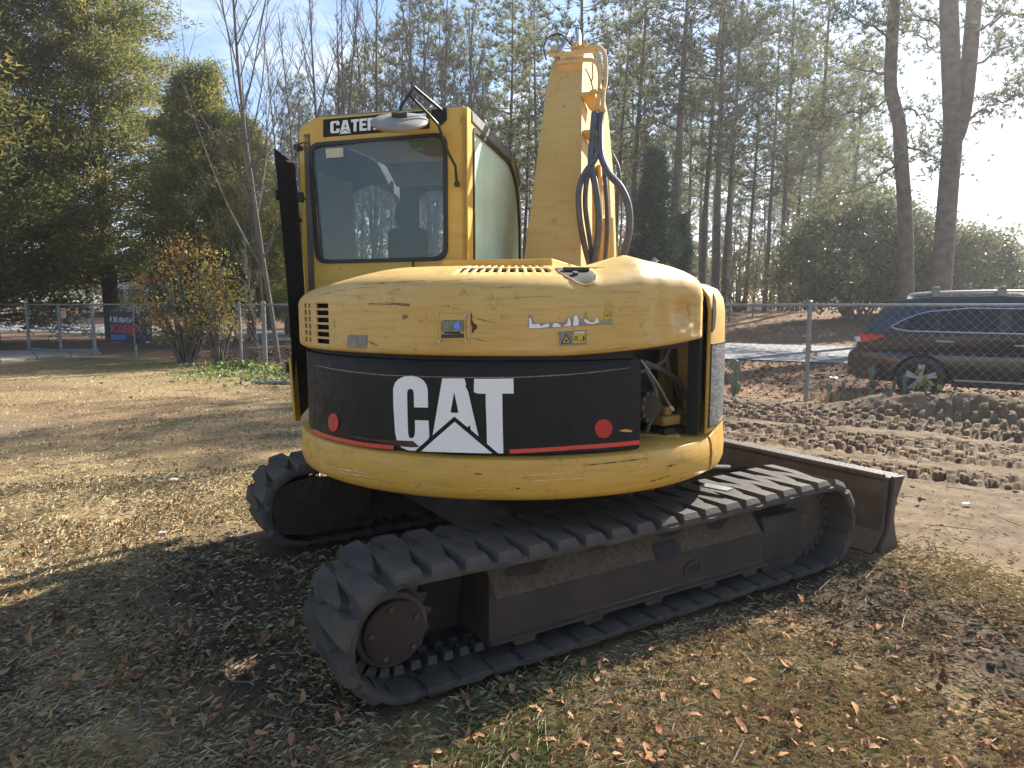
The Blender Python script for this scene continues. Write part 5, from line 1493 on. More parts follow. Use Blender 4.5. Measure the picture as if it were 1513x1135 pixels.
# cedars on the left
def cedar_meshes(seed, H, Rm_, mats, z0=.6, nb=330, per=7, n_leaf=24, size=.20, wdt=.055, powr=.75, wood=M_bark):
    rnd = random.Random(seed); rng = np.random.default_rng(seed)
    mb = MB()
    limb(mb, (0, 0, -.3), (.01, .01, 1), H, .26 * H / 14, .02, rnd, seg=8, wob=.02, n=9)
    C, D, MI = [], [], []
    for k in range(nb):
        f_ = ((k + rnd.random()) / nb) ** 1.15
        z = z0 + (H - z0) * f_
        L = Rm_ * max(.06, (1 - f_)) ** powr * rnd.uniform(.62, 1.12)
        if f_ < .12: L *= .75 + 2 * f_
        az = rnd.uniform(0, 6.283)
        d = Vector((math.cos(az), math.sin(az), rnd.uniform(.05, .45)))
        bp = limb(mb, (0, 0, z), d, L, .035 * (1.1 - f_), .006, rnd, seg=4, wob=.12, up=-.03, n=3)
        hue = rnd.random()
        for t in range(per):
            u_ = .3 + .7 * (t + rnd.random()) / per
            j = min(3, int(u_ * 4)); q = bp[j].lerp(bp[j + 1], u_ * 4 - j if u_ < 1 else 1)
            side_ = Vector((-d.y, d.x, 0)) * rnd.gauss(0, .28 * L * .5 * (1.15 - u_) + .12)
            c = q + side_ + Vector((0, 0, rnd.gauss(0, .10)))
            if rnd.random() < .35: mb.tube([q, c], [.008, .004], 3, cap=False)
            C.append(c); D.append((d.x + side_.x, d.y + side_.y, .15)); MI.append(hue * .5 + rnd.random() * .5)
    C = np.array(C); D = unit(np.array(D)); MI = np.array(MI)
    cc = np.repeat(C, n_leaf, 0) ; m_ = len(cc)
    cc = cc + rng.normal(size=(m_, 3)) * np.array([.17, .17, .13])
    dd = unit(np.repeat(D, n_leaf, 0) + .95 * rand_dirs(m_, rng) + np.array([0, 0, .12]))
    p = unit(np.cross(dd, rand_dirs(m_, rng)))
    l = size * rng.uniform(.6, 1.3, m_)[:, None]
    V = np.stack([cc + p * wdt * .5, cc - p * wdt * .5, cc + dd * l], 1)
    mi = np.digitize(np.repeat(MI, n_leaf) + rng.normal(size=m_) * .12, [.50, .84])
    return mb.mesh('trunk', wood, smooth=60, fix=False), tri_mesh('crown', V, mats, mi)
CED = cedar_meshes(21, 18, 5.6, [M_ced_d, M_ced_m, M_ced_g], z0=.7, nb=500, per=9, n_leaf=25, size=.19, wdt=.055, powr=.62)
CED2 = cedar_meshes(22, 10, 3.8, [M_ced_d, M_ced_m, M_ced_g], z0=1.0, nb=340, per=8, n_leaf=24, size=.18, wdt=.052, powr=.6)
x, y = px_at(-15, 27.5); plant('cedar_tree', CED, x, y, 'huge olive-green cedar at the far left beyond the gate', 'tree', None, 0, 1.1)
CEDH = cedar_meshes(24, 18, 5.4, [M_ced_d, M_ced_m, M_ced_g], z0=2.2, nb=500, per=9, n_leaf=25, size=.19, wdt=.055, powr=.6)
x, y = px_at(170, 29); plant('cedar_tree', CEDH, x, y, 'big golden cedar over the road, second from the left', 'tree', None, 2.1, 1.0)
x, y = px_at(-110, 23); plant('cedar_tree', CED2, x, y, 'broad cedar half cut off by the left edge of the picture', 'tree', None, 1.1, 1.4)
x, y = px_at(372, 29); plant('cedar_tree', CED2, x, y, 'smaller round-topped cedar left of the bare saplings', 'tree', None, 4.1, .86)
x, y = px_at(425, 34); plant('cedar_tree', CED2, x, y, 'shorter cedar half hidden behind the open cab door', 'tree', None, 5.1, .72)
x, y = px_at(312, 26); plant('cedar_tree', CED2, x, y, 'low bushy cedar between the golden cedar and the bare saplings', 'tree', None, .4, .95)
CED3 = cedar_meshes(23, 9.5, 2.0, [M_ced_b, M_ced_b, M_ced_d], z0=.3, nb=240, per=7, n_leaf=24, size=.2, powr=.6)
x, y = px_at(962, 31); plant('cedar_tree', CED3, x, y, 'dark blue-green cedar growing just right of the boom', 'tree', None, .5, .82)
x, y = px_at(1003, 34); plant('cedar_tree', CED3, x, y, 'shorter dark green cedar right of the blue-green one', 'tree', None, 2.5, .55)

# bare saplings
def bare_mesh(seed, H, r, n1=16, up=.35, fan=.5):
    rnd = random.Random(seed); mb = MB()
    P = limb(mb, (0, 0, -.2), (rnd.uniform(-.05, .05), rnd.uniform(-.05, .05), 1), H, r, .012, rnd, seg=9, wob=.035, n=7)
    mt = mb.mesh('trunk', M_bark2, smooth=60, fix=False)
    mb = MB()
    for k in range(n1):
        f_ = .16 + .78 * (k + rnd.random()) / n1
        i = min(8, int(f_ * 9)); b_ = P[i].lerp(P[i + 1], f_ * 9 - i)
        az = rnd.uniform(0, 6.283)
        L = H * .42 * (1.1 - f_) * rnd.uniform(.6, 1.2)
        Q = limb(mb, b_, (fan * math.cos(az), fan * math.sin(az), 1), L, r * .32 * (1.15 - f_) + .006, .005, rnd, seg=6, wob=.10, up=.04, n=4)
        for t in range(9):
            j = rnd.randint(1, 5); az2 = rnd.uniform(0, 6.283)
            Q2 = limb(mb, Q[j], (.6 * math.cos(az2), .6 * math.sin(az2), .9), L * rnd.uniform(.2, .45), .008, .003, rnd, seg=3, wob=.16, up=.05, n=3)
            for u_ in range(2):
                az3 = rnd.uniform(0, 6.283)
                limb(mb, Q2[rnd.randint(1, 2)], (math.cos(az3), math.sin(az3), .8), L * .14, .0045, .002, rnd, seg=2, wob=.2, n=3)
    return mt, mb.mesh('branches', M_bark2, smooth=0, fix=False)
BARE = [bare_mesh(51, 13, .062, 20), bare_mesh(52, 11, .06, 18, fan=.38), bare_mesh(53, 14, .10, 20, fan=.42), bare_mesh(54, 9, .05, 16, fan=.55)]
x, y = px_at(412, 17.8); plant('bare_tree', BARE[0], x, y, 'bare sapling with a leaning dark trunk left of the cab', 'tree', None, 1.0, 1.0, (-.06, 0), parts=('trunk', 'branches'))
BL = 'bare slender sapling in the thicket behind the cab'
for px, Y, v, sc in ((455, 24, 1, 1.0), (470, 27, 2, 1.0), (492, 23, 1, 1.1), (512, 28, 2, 1.0), (520, 22, 3, 1.2), (548, 25, 2, 1.0), (560, 29, 1, 1.2), (585, 24, 1, 1.1), (610, 27, 2, .95), (630, 23, 3, 1.3), (655, 26, 1, 1.2), (690, 28, 2, 1.0), (430, 31, 0, 1.0), (535, 33, 0, 1.0), (600, 34, 0, 1.1), (675, 34, 0, 1.0), (715, 30, 1, 1.2), (740, 33, 2, 1.0)):
    x, y = px_at(px, Y)
    plant('bare_tree', BARE[v], x, y, BL, 'tree', 'bare saplings behind the cab', prnd.uniform(0, 6), sc, (prnd.uniform(-.05, .05), 0), parts=('trunk', 'branches'))
for px, Y, v, sc, ln, lb in ((345, 25, 3, .85, -.2, 'thin bare sapling leaning left across the cedars'), (378, 25, 1, .8, -.08, 'thin bare sapling beside the leaning dark trunk'), (395, 22, 3, 1.0, .02, 'pale twiggy sapling low against the open cab door'), (385, 16.6, 3, .35, .1, 'knee-high bare shoots by the left fence posts'),
                             (1448, 40, 3, .62, .1, 'small bare tree seen right of the forked pine'), (1110, 38, 1, .62, 0, 'bare twiggy sapling left of the broad glossy bush'), (1075, 36, 3, .7, 0, 'bare twiggy sapling between the pines right of the machine')):
    x, y = px_at(px, Y); plant('bare_tree', BARE[v], x, y, lb, 'tree', None, prnd.uniform(0, 6), sc, (ln, 0), parts=('trunk', 'branches'))

# leafy bushes
def bush_meshes(seed, rx, ry, h, n, size, mats, wts, stems=14, flat=.3, clump=.28, z0=.1, wood=M_bark2, per=14):
    rnd = random.Random(seed); rng = np.random.default_rng(seed)
    mb = MB(); nC = n // per
    # clump centres on the outer shell of a lumpy dome
    d = rand_dirs(nC * 2, rng); d = d[d[:, 2] > -.7][:nC]
    lump = np.array([1 + .42 * noise.noise(Vector(v) * 1.9 + Vector((seed * 1.37, 0, 0))) + .2 * noise.noise(Vector(v) * 5 + Vector((0, seed, 0))) for v in d])
    rr = rng.uniform(.62, 1.0, len(d)) ** .6 * lump
    C = d * rr[:, None] * np.array([rx, ry, h * .55]) + np.array([0, 0, h * .48])
    C[:, 2] = np.maximum(C[:, 2], z0 + rng.uniform(0, .5, len(C)))
    for k in range(stems):
        t = C[rnd.randint(0, len(C) - 1)]
        q = Vector((rnd.uniform(-.15, .15) * rx, rnd.uniform(-.15, .15) * ry, -.1))
        e = Vector(t); mid = q.lerp(e, .5) + Vector((0, 0, .12 * h))
        mb.tube(smooth_path([q, mid, e], 4), [.02 * h ** .7 * (1 - .8 * i / 8) for i in range(9)], 5, cap=False)
    cc = np.repeat(C, per, 0); cc = cc + rng.normal(size=cc.shape) * clump
    cc[:, 2] = np.maximum(cc[:, 2], .02)
    V = leaves(cc, size, rng, flat)
    w = np.array(wts) / sum(wts)
    base = rng.choice(len(mats), size=len(C), p=w)
    mi = np.repeat(base, per); sw = rng.random(len(mi)) < .3
    mi = np.where(sw, rng.choice(len(mats), size=len(mi), p=w), mi)
    return mb.mesh('stems', wood, smooth=60, fix=False), tri_mesh('foliage', V, mats, mi)
PS = ('stems', 'foliage')
BU = bush_meshes(31, 3.2, 2.6, 5.3, 23000, .18, [M_bush, M_bush2], [3, 2], per=14, clump=.26)
BU2 = bush_meshes(36, 2.7, 2.4, 5.0, 19000, .18, [M_bush, M_bush2], [2, 3], per=14, clump=.26)
x, y = px_at(1262, 34); plant('broad_bush', BU, x, y, 'broad glossy-leaved bush behind the curved pine trunk', 'bush', None, 0, 1.12, parts=PS)
x, y = px_at(1424, 33); plant('broad_bush', BU2, x, y, 'broad glossy-leaved bush right of the forked pine trunk', 'bush', None, 2.2, .82, parts=PS)
x, y = px_at(1345, 36); plant('broad_bush', BU2, x, y, 'glossy-leaved bush filling the gap between the two big pine trunks', 'bush', None, 4.2, .95, parts=PS)
BY = bush_meshes(32, 1.5, 1.3, 3.4, 2400, .13, [M_lgr, M_lyel, M_lor], [2, 3, 2], per=8, clump=.3)
for px, Y, sc, lb in ((1088, 45, 1.1, 'yellow-leaved bush among the pines, leftmost of the three there'), (1135, 49, 1.2, 'yellow-leaved bush among the pines, middle of the three there'), (1175, 44, 1.0, 'yellow-leaved bush among the pines, nearest the broad glossy bush'), (905, 42, 1.2, 'yellow-leaved bush low behind the hanging hoses'), (660, 40, 1.4, 'yellowing bush seen through the cab window'), (560, 38, 1.3, 'yellowing bush low behind the left of the cab')):
    x, y = px_at(px, Y); plant('yellow_bush', BY, x, y, lb, 'bush', None, prnd.uniform(0, 6), sc, parts=PS)
BR = bush_meshes(33, 1.2, .9, 3.1, 3000, .085, [M_lred, M_lor, M_lyel, M_lgr], [2.4, 2.6, 2.4, 2.2], stems=34, per=7, clump=.13, z0=.5, flat=0)
x, y = px_at(275, 17.9); plant('autumn_shrub', BR, x, y, 'shrub with red and orange leaves growing against the left fence', 'shrub', None, 0, 1.0, parts=PS)
BR2 = bush_meshes(34, .7, .6, 2.6, 1200, .08, [M_lor, M_lyel, M_lgr], [1, 2, 2], stems=20, per=7, clump=.13, z0=.7, flat=0)
x, y = px_at(322, 17.6); plant('autumn_shrub', BR2, x, y, 'slighter yellow-green shrub right of the red-leaved one', 'shrub', None, 1, 1.0, parts=PS)
x, y = px_at(198, 23.4); plant('autumn_shrub', BR2, x, y, 'bright green shrub beyond the banner', 'shrub', None, 2, .8, parts=PS)
# small plants along the fence on the right
def oakling(px, py, h, label, seed, mats=(0, 1)):
    p = on_ground(px, py); rnd = random.Random(seed); rng = np.random.default_rng(seed)
    mb = MB(); P = limb(mb, (0, 0, -.02), (.1, 0, 1), h, .006, .003, rnd, seg=4, wob=.12, n=5)
    C = []
    for k in range(16): C.append(P[rnd.randint(2, 4)] + Vector((rnd.gauss(0, .07), rnd.gauss(0, .07), rnd.gauss(0, .06))))
    V = leaves(np.array(C), .12, rng, .2, .6)
    root = empty('oak_seedling', (p.x, p.y, gz(p.x, p.y))); tag(root, label, 'seedling')
    mb.build('stem', M_twig, root, fix=False); inst('foliage', tri_mesh('foliage', V, [M_lyel, M_lgr, M_lred], rng.choice(3, len(C), p=[.5, .35, .15])), root)
oakling(1366, 598, .55, 'yellow-green oak seedling in front of the car wheel', 1)
oakling(1384, 604, .26, 'low oak seedling with yellow and red leaves below the car wheel', 2)
oakling(1500, 606, .2, 'tiny yellow seedling on the soil bank at the right edge', 3)
oakling(1192, 560, .75, 'orange-leaved seedling tangled by the fence post', 4)
def cactus(px, py, label, seed, n=5, sc=1.0):
    p = on_ground(px, py); rnd = random.Random(seed)
    root = empty('prickly_pear', (p.x, p.y + .05, gz(p.x, p.y))); tag(root, label, 'cactus')
    Mp = [simple('cactus_pad', (.09, .12, .07), (.14, .17, .11), 12, .6, .2)] if 'cactus_pad' not in bpy.data.materials else [bpy.data.materials['cactus_pad']]
    top = [Vector((0, 0, 0))]
    for k in range(n):
        b_ = rnd.choice(top); a = rnd.uniform(-.5, .5); az = rnd.uniform(0, 3.14); hh = rnd.uniform(.13, .19) * sc
        M = Matrix.Translation(b_) @ Matrix.Rotation(az, 4, 'Z') @ Matrix.Rotation(a, 4, 'Y')
        m = MB(M); vs, fs = [], []
        for i in range(7):
            t = i / 6; w = .062 * sc * math.sin(math.pi * (t * .92 + .06)) ** .7 * (.7 + .5 * t)
            for j in range(8): vs.append((w * math.cos(j * .785), .018 * math.sin(j * .785), hh * t))
        for i in range(6):
            for j in range(8): fs.append((i * 8 + j, i * 8 + (j + 1) % 8, i * 8 + 8 + (j + 1) % 8, i * 8 + 8 + j))
        fs.append(tuple(range(8))); fs.append(tuple(48 + j for j in range(8)))
        m.add(vs, fs).build('pad', Mp[0], root, smooth=80)
        top.append(M @ Vector((0, 0, hh * .93)))
for px, py, lb, sd, n, sc in ((1232, 594, 'squat prickly pear, leftmost along the fence foot', 1, 4, .9), (1248, 592, 'small prickly pear second from the left along the fence', 2, 4, .8), (1290, 594, 'tall prickly pear below the car rear bumper', 3, 6, 1.1), (1318, 594, 'slim upright prickly pear left of the car wheel', 4, 5, 1.2), (1343, 598, 'bushy prickly pear in front of the car wheel', 5, 7, .9), (1085, 585, 'dark prickly pear half hidden by the corner of the machine', 6, 6, 1.4)):
    cactus(px, py, lb, sd, n, sc)

# far wood, houses, bin
def far_wood():
    rng = np.random.default_rng(77)
    Cs = []
    for k in range(520):
        px = rng.uniform(-250, 1800); Y = rng.uniform(95, 170)
        x, y = px_at(px, Y); h = rng.uniform(5, 11) * (1.25 if px > 430 else .9) * (.8 if px > 1440 else 1)
        n = 60
        c = rng.normal(size=(n, 3)) * np.array([2.2, 2.2, h * .24]) + np.array([x, y, 2.0 + h * .48]); Cs.append(c)
    C = np.concatenate(Cs)
    V = leaves(C, 1.1, rng, .2, .7)
    o = inst('far_wood', tri_mesh('far_wood', V, [M_needle, M_needle2, M_bark2], rng.choice(3, len(C), p=[.5, .3, .2])), None)
    tag(o, 'low blur of woodland far behind the grove', kind='stuff')
far_wood()
M_wall = simple('white_siding', (.62, .62, .60), (.52, .52, .5), 2, .8)
M_brick = simple('brown_siding', (.26, .17, .13), (.2, .14, .11), 2, .9)
M_shingle = simple('brown_shingles', (.16, .12, .10), (.11, .085, .07), 3, .95, .4)
def house(px0, px1, Y, zw, zr, wall, roof, label, ang=0.0, dep=9, wins=3):
    x0 = px_at(px0, Y)[0]; x1 = px_at(px1, Y)[0]; W = x1 - x0
    root = empty('house', ((x0 + x1) / 2, Y, gz((x0 + x1) / 2, Y)), ang); tag(root, label, 'house')
    m = MB(); m.box((-W / 2, 0, -.3), (W / 2, dep, zw)); m.build('wall', wall, root)
    m = MB(); e = .5
    m.add([(-W / 2 - e, -e, zw), (W / 2 + e, -e, zw), (W / 2 + e, dep + e, zw), (-W / 2 - e, dep + e, zw), (-W / 2 - e, dep / 2, zr), (W / 2 + e, dep / 2, zr)], [(0, 1, 5, 4), (2, 3, 4, 5), (0, 4, 3), (1, 2, 5), (0, 3, 2, 1)]); m.build('roof', roof, root)
    for k in range(wins):
        xw = -W / 2 + W * (k + .5) / wins
        m = MB(); m.box((xw - .7, -.06, 1.0), (xw + .7, -.005, 2.3)); f_ = m.build('window', M_wall, root)
        m = MB(); m.box((xw - .6, -.075, 1.1), (xw + .6, -.062, 2.2)); m.build('pane', M_carglass, f_)
house(165, 245, 62, 3.0, 4.4, M_wall, M_shingle, 'white house across the road seen between the cedars', .3, wins=3)
house(300, 385, 75, 2.9, 4.2, M_wall, M_shingle, 'pale house farther off, right of the red-leaved shrub', .4, wins=3)
house(1474, 1620, 52, 3.3, 5.0, M_brick, M_shingle, 'brown house at the far right behind the bushes', -.2, wins=4)
x, y = px_at(398, 38)
root = empty('wheeled_bin', (x, y, gz(x, y))); tag(root, 'dark wheeled bin standing by the road left of the cab', 'bin')
m = MB(); m.hexa([(-.24, -.27, .08), (.24, -.27, .08), (.24, .27, .08), (-.24, .27, .08), (-.3, -.34, 1.0), (.3, -.34, 1.0), (.3, .34, 1.0), (-.3, .34, 1.0)]); m.build('body', M_car, root, bevel=.02)
m = MB(); m.hexa([(-.32, -.37, 1.0), (.32, -.37, 1.0), (.32, .37, 1.0), (-.32, .37, 1.0), (-.3, -.34, 1.05), (.3, -.34, 1.05), (.3, .34, 1.09), (-.3, .34, 1.09)]); m.build('lid', M_trim, root, bevel=.015)
for s in (-1, 1):
    m = MB(); m.cyl((s * .28, .26, .12), (s * .33, .26, .12), .12, 14); m.build('wheel', M_seal, root)
# grey pipe lying in the grass left of the machine
a, b_ = on_ground(372, 569), on_ground(470, 569)
m = MB(); m.tube([a + Vector((0, 0, .05)), b_ + Vector((0, 0, .05))], .035, 10); tag(m.build('steel_pipe', M_galv2, None), 'grey pipe lying on the grass left of the machine', 'pipe')

# ---------------------------------------------------------------- ground cover
def in_track(x, y, pad=0.0):
    us = (x - UC[0]) * U_[0] + (y - UC[1]) * U_[1]; un = np.abs((x - UC[0]) * N_[0] + (y - UC[1]) * N_[1])
    return (np.abs(us - .05) < 1.33 + pad) & (un > .68 - pad) & (un < 1.22 + pad)
def polar(n, r0, r1, rng, half=.98):
    r = r0 * (r1 / r0) ** rng.random(n); a = rng.uniform(-half, half, n)
    return r * np.sin(a), r * np.cos(a), r
M_gr = [simple('straw_grass', (.54, .45, .28), (.42, .33, .185), 3, .8), simple('tan_grass', (.40, .30, .155), (.30, .215, .10), 3, .8), simple('green_grass', (.11, .16, .045), (.16, .21, .07), 3, .7), simple('dead_brown_grass', (.12, .085, .05), (.08, .055, .035), 3, .9)]
def grass(n, r0, r1, seed, hmin, hmax, wk=.0011, wmin=.0022):
    rng = np.random.default_rng(seed)
    x, y, r = polar(n, r0, r1, rng)
    dirt, green, dark, straw = zones(x, y)
    tf = FENCE_T - (x * FN[0] + y * FN[1])
    clump = np.clip(.55 + 1.9 * fbm(x, y, .35, 3, 61), .1, 1)
    keep = (rng.random(n) < clump * (1 - .97 * dirt) * (1 - .5 * dark)) & ~in_track(x, y) & (tf > .1)
    x, y, r, green, dark = x[keep], y[keep], r[keep], green[keep], dark[keep]
    m_ = len(x)
    z = ground_z(x, y)
    az = rng.uniform(0, 6.283, m_); el = np.radians(rng.uniform(3, 45, m_))
    L = rng.uniform(hmin, hmax, m_) * (1 + .5 * green)
    d = np.stack([np.cos(az) * np.cos(el), np.sin(az) * np.cos(el), np.sin(el)], -1)
    p = np.stack([-np.sin(az), np.cos(az), np.zeros(m_)], -1) * (np.maximum(wmin, wk * r) * rng.uniform(.6, 1.3, m_))[:, None] * .5
    B = np.stack([x, y, z - .003], -1)
    bend = np.stack([np.zeros(m_), np.zeros(m_), -L * .25], -1)
    mid = B + d * (L * .55)[:, None]; tip = B + d * L[:, None] + bend
    tip[:, 2] = np.maximum(tip[:, 2], B[:, 2] + .002)
    V = np.stack([B - p, B + p, mid + p * .8, tip], 1)
    u_ = rng.random(m_)
    g_ = .05 + .6 * green; k_ = .04 + .45 * dark
    mi = np.where(u_ < g_, 2, np.where(u_ < g_ + k_ * (1 - g_), 3, np.where(rng.random(m_) < .55, 0, 1)))
    return V, mi
V1, m1 = grass(640000, 1.7, 7.0, 301, .02, .07, .00048, .0009)
V2, m2 = grass(220000, 5.0, 20.0, 302, .025, .06, .0008)
gr = inst('dry_grass', tri_mesh('dry_grass', np.concatenate([V1, V2]), M_gr, np.concatenate([m1, m2])), None)
tag(gr, 'short dry winter grass all over the yard', kind='stuff')

# fallen leaves: the nearest three hundred one by one, the rest as litter
M_lf = [simple('brown_dead_leaf', (.19, .085, .042), (.26, .13, .07), 25, .8, spec=.12), simple('tan_dead_leaf', (.32, .18, .09), (.24, .13, .07), 25, .8, spec=.12), simple('pale_dead_leaf', (.38, .22, .11), (.30, .17, .085), 25, .8, spec=.12), simple('dark_dead_leaf', (.10, .055, .035), (.15, .08, .05), 25, .8, spec=.12)]
def leaf_geo(seed):
    rnd = random.Random(seed)
    L, W = rnd.uniform(.030, .062), rnd.uniform(.013, .025)
    cu, fo, tw = rnd.uniform(-.02, .03), rnd.uniform(.15, .75), rnd.uniform(-.5, .5)
    vs, fs = [], []
    N = 6
    for i in range(N + 1):
        t = i / N
        w = W * .5 * math.sin(math.pi * min(1, t * .93 + .05)) ** .75 * (1 + .12 * math.sin(9 * t + seed))
        zc = cu * math.sin(math.pi * t) + .012 * (1 - t) * rnd.random()
        for sgn in (-1, 0, 1):
            a = tw * t
            yy, zz = sgn * w, abs(sgn) * w * fo
            vs.append((L * (t - .5), yy * math.cos(a) - zz * math.sin(a), zc + zz * math.cos(a) + yy * math.sin(a)))
    for i in range(N):
        for j in (0, 1): fs.append((i * 3 + j, i * 3 + j + 1, i * 3 + j + 4, i * 3 + j + 3))
    mz = min(v[2] for v in vs)
    return [(x, y, z - mz + .002) for x, y, z in vs], fs
LG = [leaf_geo(s) for s in range(8)]
rngl = np.random.default_rng(11)
lx, ly, lr = polar(5200, 1.9, 20, rngl, .8)
dz_, gz_, kz_, sz_ = zones(lx, ly)
kp = (rngl.random(len(lx)) < (.35 + 1.2 * np.clip(fbm(lx, ly, .7, 3, 91) + .1, 0, .6)) * (1 - .85 * dz_)) & ~in_track(lx, ly, .04)
lx, ly, lr = lx[kp], ly[kp], lr[kp]
inview = (np.abs(lx) < ly * .72) & (ly > 2.02)
order = np.argsort(np.where(inview, lr, lr + 100))
near = order[:300]
LM = []
for k, (vs, fs) in enumerate(LG):
    for mt in M_lf:
        me_ = bpy.data.meshes.new('fallen_leaf'); me_.from_pydata(vs, [], fs); me_.materials.append(mt)
        me_.polygons.foreach_set('use_smooth', [True] * len(fs)); LM.append(me_)
lz = ground_z(lx, ly)
for i in near:
    o = inst('fallen_leaf', LM[int(rngl.integers(0, len(LM)))], None)
    o.location = (lx[i], ly[i], lz[i] + .012)
    o.rotation_euler = (rngl.normal() * .22, rngl.normal() * .22, rngl.uniform(0, 6.283))
    s_ = rngl.uniform(.75, 1.2); o.scale = (s_, s_, s_)
    tag(o, 'dry brown leaf lying on the short turf in the foreground', 'leaf', 'fallen leaves on the turf')
VV, MM = [], []
for i in order[300:]:
    vs, fs = LG[int(rngl.integers(0, 8))]
    a = rngl.uniform(0, 6.283); c_, s_ = math.cos(a), math.sin(a); k = rngl.uniform(.8, 1.35)
    A = np.array(vs); A = np.stack([(A[:, 0] * c_ - A[:, 1] * s_) * k + lx[i], (A[:, 0] * s_ + A[:, 1] * c_) * k + ly[i], A[:, 2] * k * 1.3 + lz[i] + .012], -1)
    VV.append(A[np.array(fs)]); MM.append(np.full(len(fs), rngl.integers(0, 4)))
lo = inst('leaf_litter', tri_mesh('leaf_litter', np.concatenate(VV), M_lf, np.concatenate(MM), smooth=False), None)
tag(lo, 'scattered dead leaves over the lawn', kind='stuff')

# clods of soil
def clods(name, x, y, size, mat, seed, label, squash=.7):
    rng = np.random.default_rng(seed); n = len(x)
    bmc = bmesh.new(); bmesh.ops.create_icosphere(bmc, subdivisions=2, radius=1.0)
    P = np.array([v.co[:] for v in bmc.verts]); F3 = np.array([[v.index for v in f_.verts] for f_ in bmc.faces]); bmc.free()
    nv = len(P)
    K = rng.normal(size=(n, 3, 3)) * 1.7
    low_ = np.sin(np.einsum('nij,vj->nvi', K, P) + rng.uniform(0, 6, (n, 1, 3))).sum(-1)
    A = P[None] * (1 + .17 * low_[..., None] + rng.normal(size=(n, nv, 1)) * .09)
    A = A * size[:, None, None] * rng.uniform(.7, 1.3, (n, 1, 3)) * np.array([.5, .5, .5 * squash])
    th = rng.uniform(0, 6.283, n); c_, s_ = np.cos(th)[:, None], np.sin(th)[:, None]
    X = A[..., 0] * c_ - A[..., 1] * s_; Y = A[..., 0] * s_ + A[..., 1] * c_
    A = np.stack([X + x[:, None], Y + y[:, None], A[..., 2] + (ground_z(x, y) + size * .12)[:, None]], -1)
    V = A[:, F3].reshape(-1, 3, 3)
    o = inst(name, tri_mesh(name, V, [mat]), None); tag(o, label, kind='stuff')
M_cl_d = simple('dark_soil_clod', (.05, .037, .027), (.095, .07, .05), 30, 1, .8, bscale=120)
M_cl_s = simple('sandy_soil_clod', (.17, .125, .083), (.28, .215, .148), 20, 1, .8, bscale=120)
rc = np.random.default_rng(13)
x = rc.uniform(-4.5, 3.6, 16000); y = rc.uniform(1.9, 7.5, 16000)
dirt, green, dark, straw = zones(x, y)
k = (rc.random(len(x)) < dark ** 2 * .6) & ~in_track(x, y)
clods('dark_clods', x[k], y[k], np.clip(rc.gamma(2.2, .007, k.sum()) + .005, 0, .034), M_cl_d, 14, 'dark churned lumps of soil round the tracks')
s_ = rc.uniform(-4, 8, 15000); tfv = rc.uniform(.1, 5.5, 15000)
x = FD[0] * s_ + FN[0] * (FENCE_T - tfv); y = FD[1] * s_ + FN[1] * (FENCE_T - tfv)
dirt = zones(x, y)[0]
lane = np.zeros(len(x))
for c, w in ((.55, .35), (1.05, .25), (1.75, .25), (2.75, .25), (3.4, .22), (4.3, .2)): lane = np.maximum(lane, np.exp(-((tfv - c) / w) ** 2))
k = (rc.random(len(x)) < dirt * (.05 + .30 * lane))
clods('sandy_clods', x[k], y[k], np.clip(rc.gamma(2.4, .010, k.sum()) + .008, 0, .062), M_cl_s, 15, 'sandy clods thrown up along the track prints')
# torn roots, straw and twigs
def sticks(name, n, seed, mat, label, r0, r1, L0, L1, wd):
    rng = np.random.default_rng(seed); x, y, r = polar(n, r0, r1, rng, .8)
    k = ~in_track(x, y, .1); x, y = x[k], y[k]; n = len(x)
    az = rng.uniform(0, 6.283, n); L = rng.uniform(L0, L1, n)
    B = np.stack([x, y, ground_z(x, y) + .014], -1)
    d = np.stack([np.cos(az), np.sin(az), rng.uniform(-.02, .14, n)], -1) * L[:, None]
    p = np.stack([-np.sin(az), np.cos(az), np.zeros(n)], -1) * wd
    up = np.array([0, 0, wd * 1.2])
    V = np.concatenate([np.stack([B - p, B + up, B + d * .5 + up + p * 3, B + d * .5 + p * 2], 1), np.stack([B + d * .5 + p * 2, B + d * .5 + up + p * 3, B + d + up, B + d], 1), np.stack([B + up, B + p, B + d * .5 + p * 4, B + d * .5 + up + p * 3], 1)])
    tag(inst(name, tri_mesh(name, V, [mat]), None), label, kind='stuff')
sticks('straw_stalks', 420, 41, M_gr[0], 'loose pale stalks lying on the turf', 1.9, 12, .06, .2, .0014)
sticks('dark_twigs', 260, 42, M_bark2, 'little broken twigs on the turf', 1.9, 14, .08, .35, .003)
# green weeds by the left fence
rngw = np.random.default_rng(55)
s_ = rngw.uniform(-14.5, -4.5, 16000); tfv = np.abs(rngw.normal(.5, 1.1, 16000))
x = FD[0] * s_ + FN[0] * (FENCE_T - tfv); y = FD[1] * s_ + FN[1] * (FENCE_T - tfv)
k = rngw.random(16000) < np.clip(.35 + 2.2 * fbm(x, y, 1.3, 3, 71), .02, 1)
C = np.stack([x, y, ground_z(x, y) + rngw.uniform(.01, .16, 16000)], -1)[k]
tag(inst('green_weeds', tri_mesh('green_weeds', leaves(C, .10, rngw, .6, .5), [M_lgr, M_gr[2]], rngw.integers(0, 2, len(C))), None), 'low green weeds along the left fence', kind='stuff')
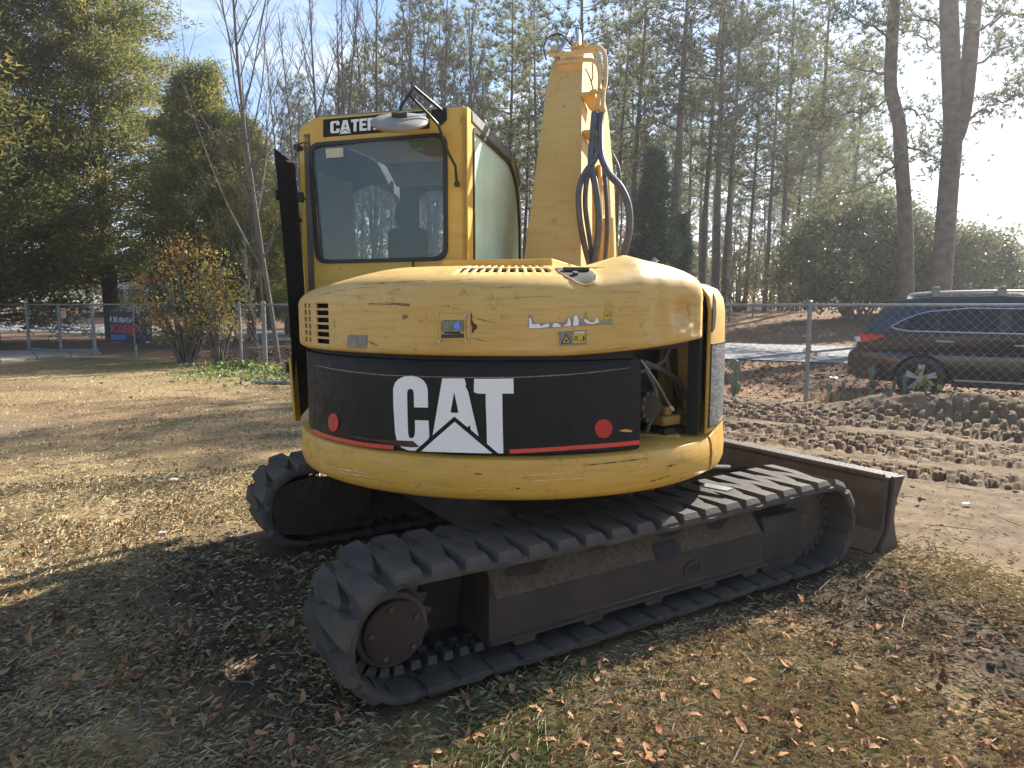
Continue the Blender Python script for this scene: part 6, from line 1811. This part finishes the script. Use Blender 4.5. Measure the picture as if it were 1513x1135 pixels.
# dead grass tufts along the right fence foot
s_ = rngw.uniform(-1.5, 6.5, 900); x = FD[0] * s_ + FN[0] * (FENCE_T - .1 + rngw.normal(0, .12, 900)); y = FD[1] * s_ + FN[1] * (FENCE_T - .1)
C = np.stack([x, y, ground_z(x, y)], -1)
tag(inst('dead_weeds', tri_mesh('dead_weeds', needles(C, np.tile([0, 0, 1.0], (900, 1)), .22, .008, rngw, 4, .5), [M_gr[0], M_gr[1], M_lred], rngw.choice(3, 3600, p=[.45, .4, .15])), None), 'dead weeds and bramble along the right fence foot', kind='stuff')
# leaf litter beyond the fence
s_ = rngw.uniform(-18, 14, 9000); t_ = FENCE_T + rngw.uniform(.05, 7.4, 9000)
x = FD[0] * s_ + FN[0] * t_; y = FD[1] * s_ + FN[1] * t_
C = np.stack([x, y, ground_z(x, y) + .02], -1)
tag(inst('verge_litter', tri_mesh('verge_litter', leaves(C, .12, rngw, 1.5, .5), M_lf, rngw.integers(0, 4, 9000)), None), 'brown leaf litter on the verge beyond the fence', kind='stuff')
# straw caught on the left track
C = np.array([UN @ Vector((-.69, -.98 + .02 + rngw.normal() * .05, .44 + rngw.normal() * .03)) for _ in range(22)]) + np.array([UC[0], UC[1], 0])
o = inst('straw_clump', tri_mesh('straw_clump', needles(C - np.array([UC[0], UC[1], 0]), np.tile([.1, -.2, -1.0], (22, 1)), .12, .003, rngw, 6, .6), [M_gr[3]]), EX); tag(o, kind='stuff')
# scraps
for px, py, w_, lb in ((257, 714, .06, 'crumpled white scrap on the sunny turf left of the tracks'), (240, 792, .04, 'small white scrap on the shadow edge left of the machine'), (1232, 560, .16, 'pale flattened scrap on the verge beyond the fence'), (1428, 748, .055, 'white stone lying on the smoothed sand at right')):
    p = on_ground(px, py); rnd = random.Random(px)
    m = MB(); vs = []
    for i in range(4):
        for j in range(4): vs.append((p.x + w_ * (i / 3 - .5) + rnd.uniform(-.1, .1) * w_, p.y + w_ * .7 * (j / 3 - .5), gz(p.x, p.y) + .015 + rnd.uniform(0, .25) * w_))
    m.add(vs, [(i * 4 + j, i * 4 + 4 + j, i * 4 + 5 + j, i * 4 + 1 + j) for i in range(3) for j in range(3)])
    tag(m.build('paper_scrap', M_notice if False else M_white, None, smooth=0, solid=.004), lb, 'litter')

# ---------------------------------------------------------------- haze added for the glare toward the sun and paler far trees
hm = bpy.data.materials.new('glare_haze'); hm.use_nodes = True
hn = hm.node_tree; hn.nodes.clear()
ho = hn.nodes.new('ShaderNodeOutputMaterial'); hv = hn.nodes.new('ShaderNodeVolumePrincipled')
hv.inputs['Color'].default_value = (.95, .96, 1.0, 1)
hv.inputs['Density'].default_value = 0.0010
hv.inputs['Anisotropy'].default_value = 0.62
hn.links.new(hv.outputs['Volume'], ho.inputs['Volume'])
HZ = MB().box((-480, -150, -4), (480, 780, 28)).build('haze', hm, None, smooth=0)
tag(HZ, 'thin haze added for the glare toward the sun', kind='stuff')
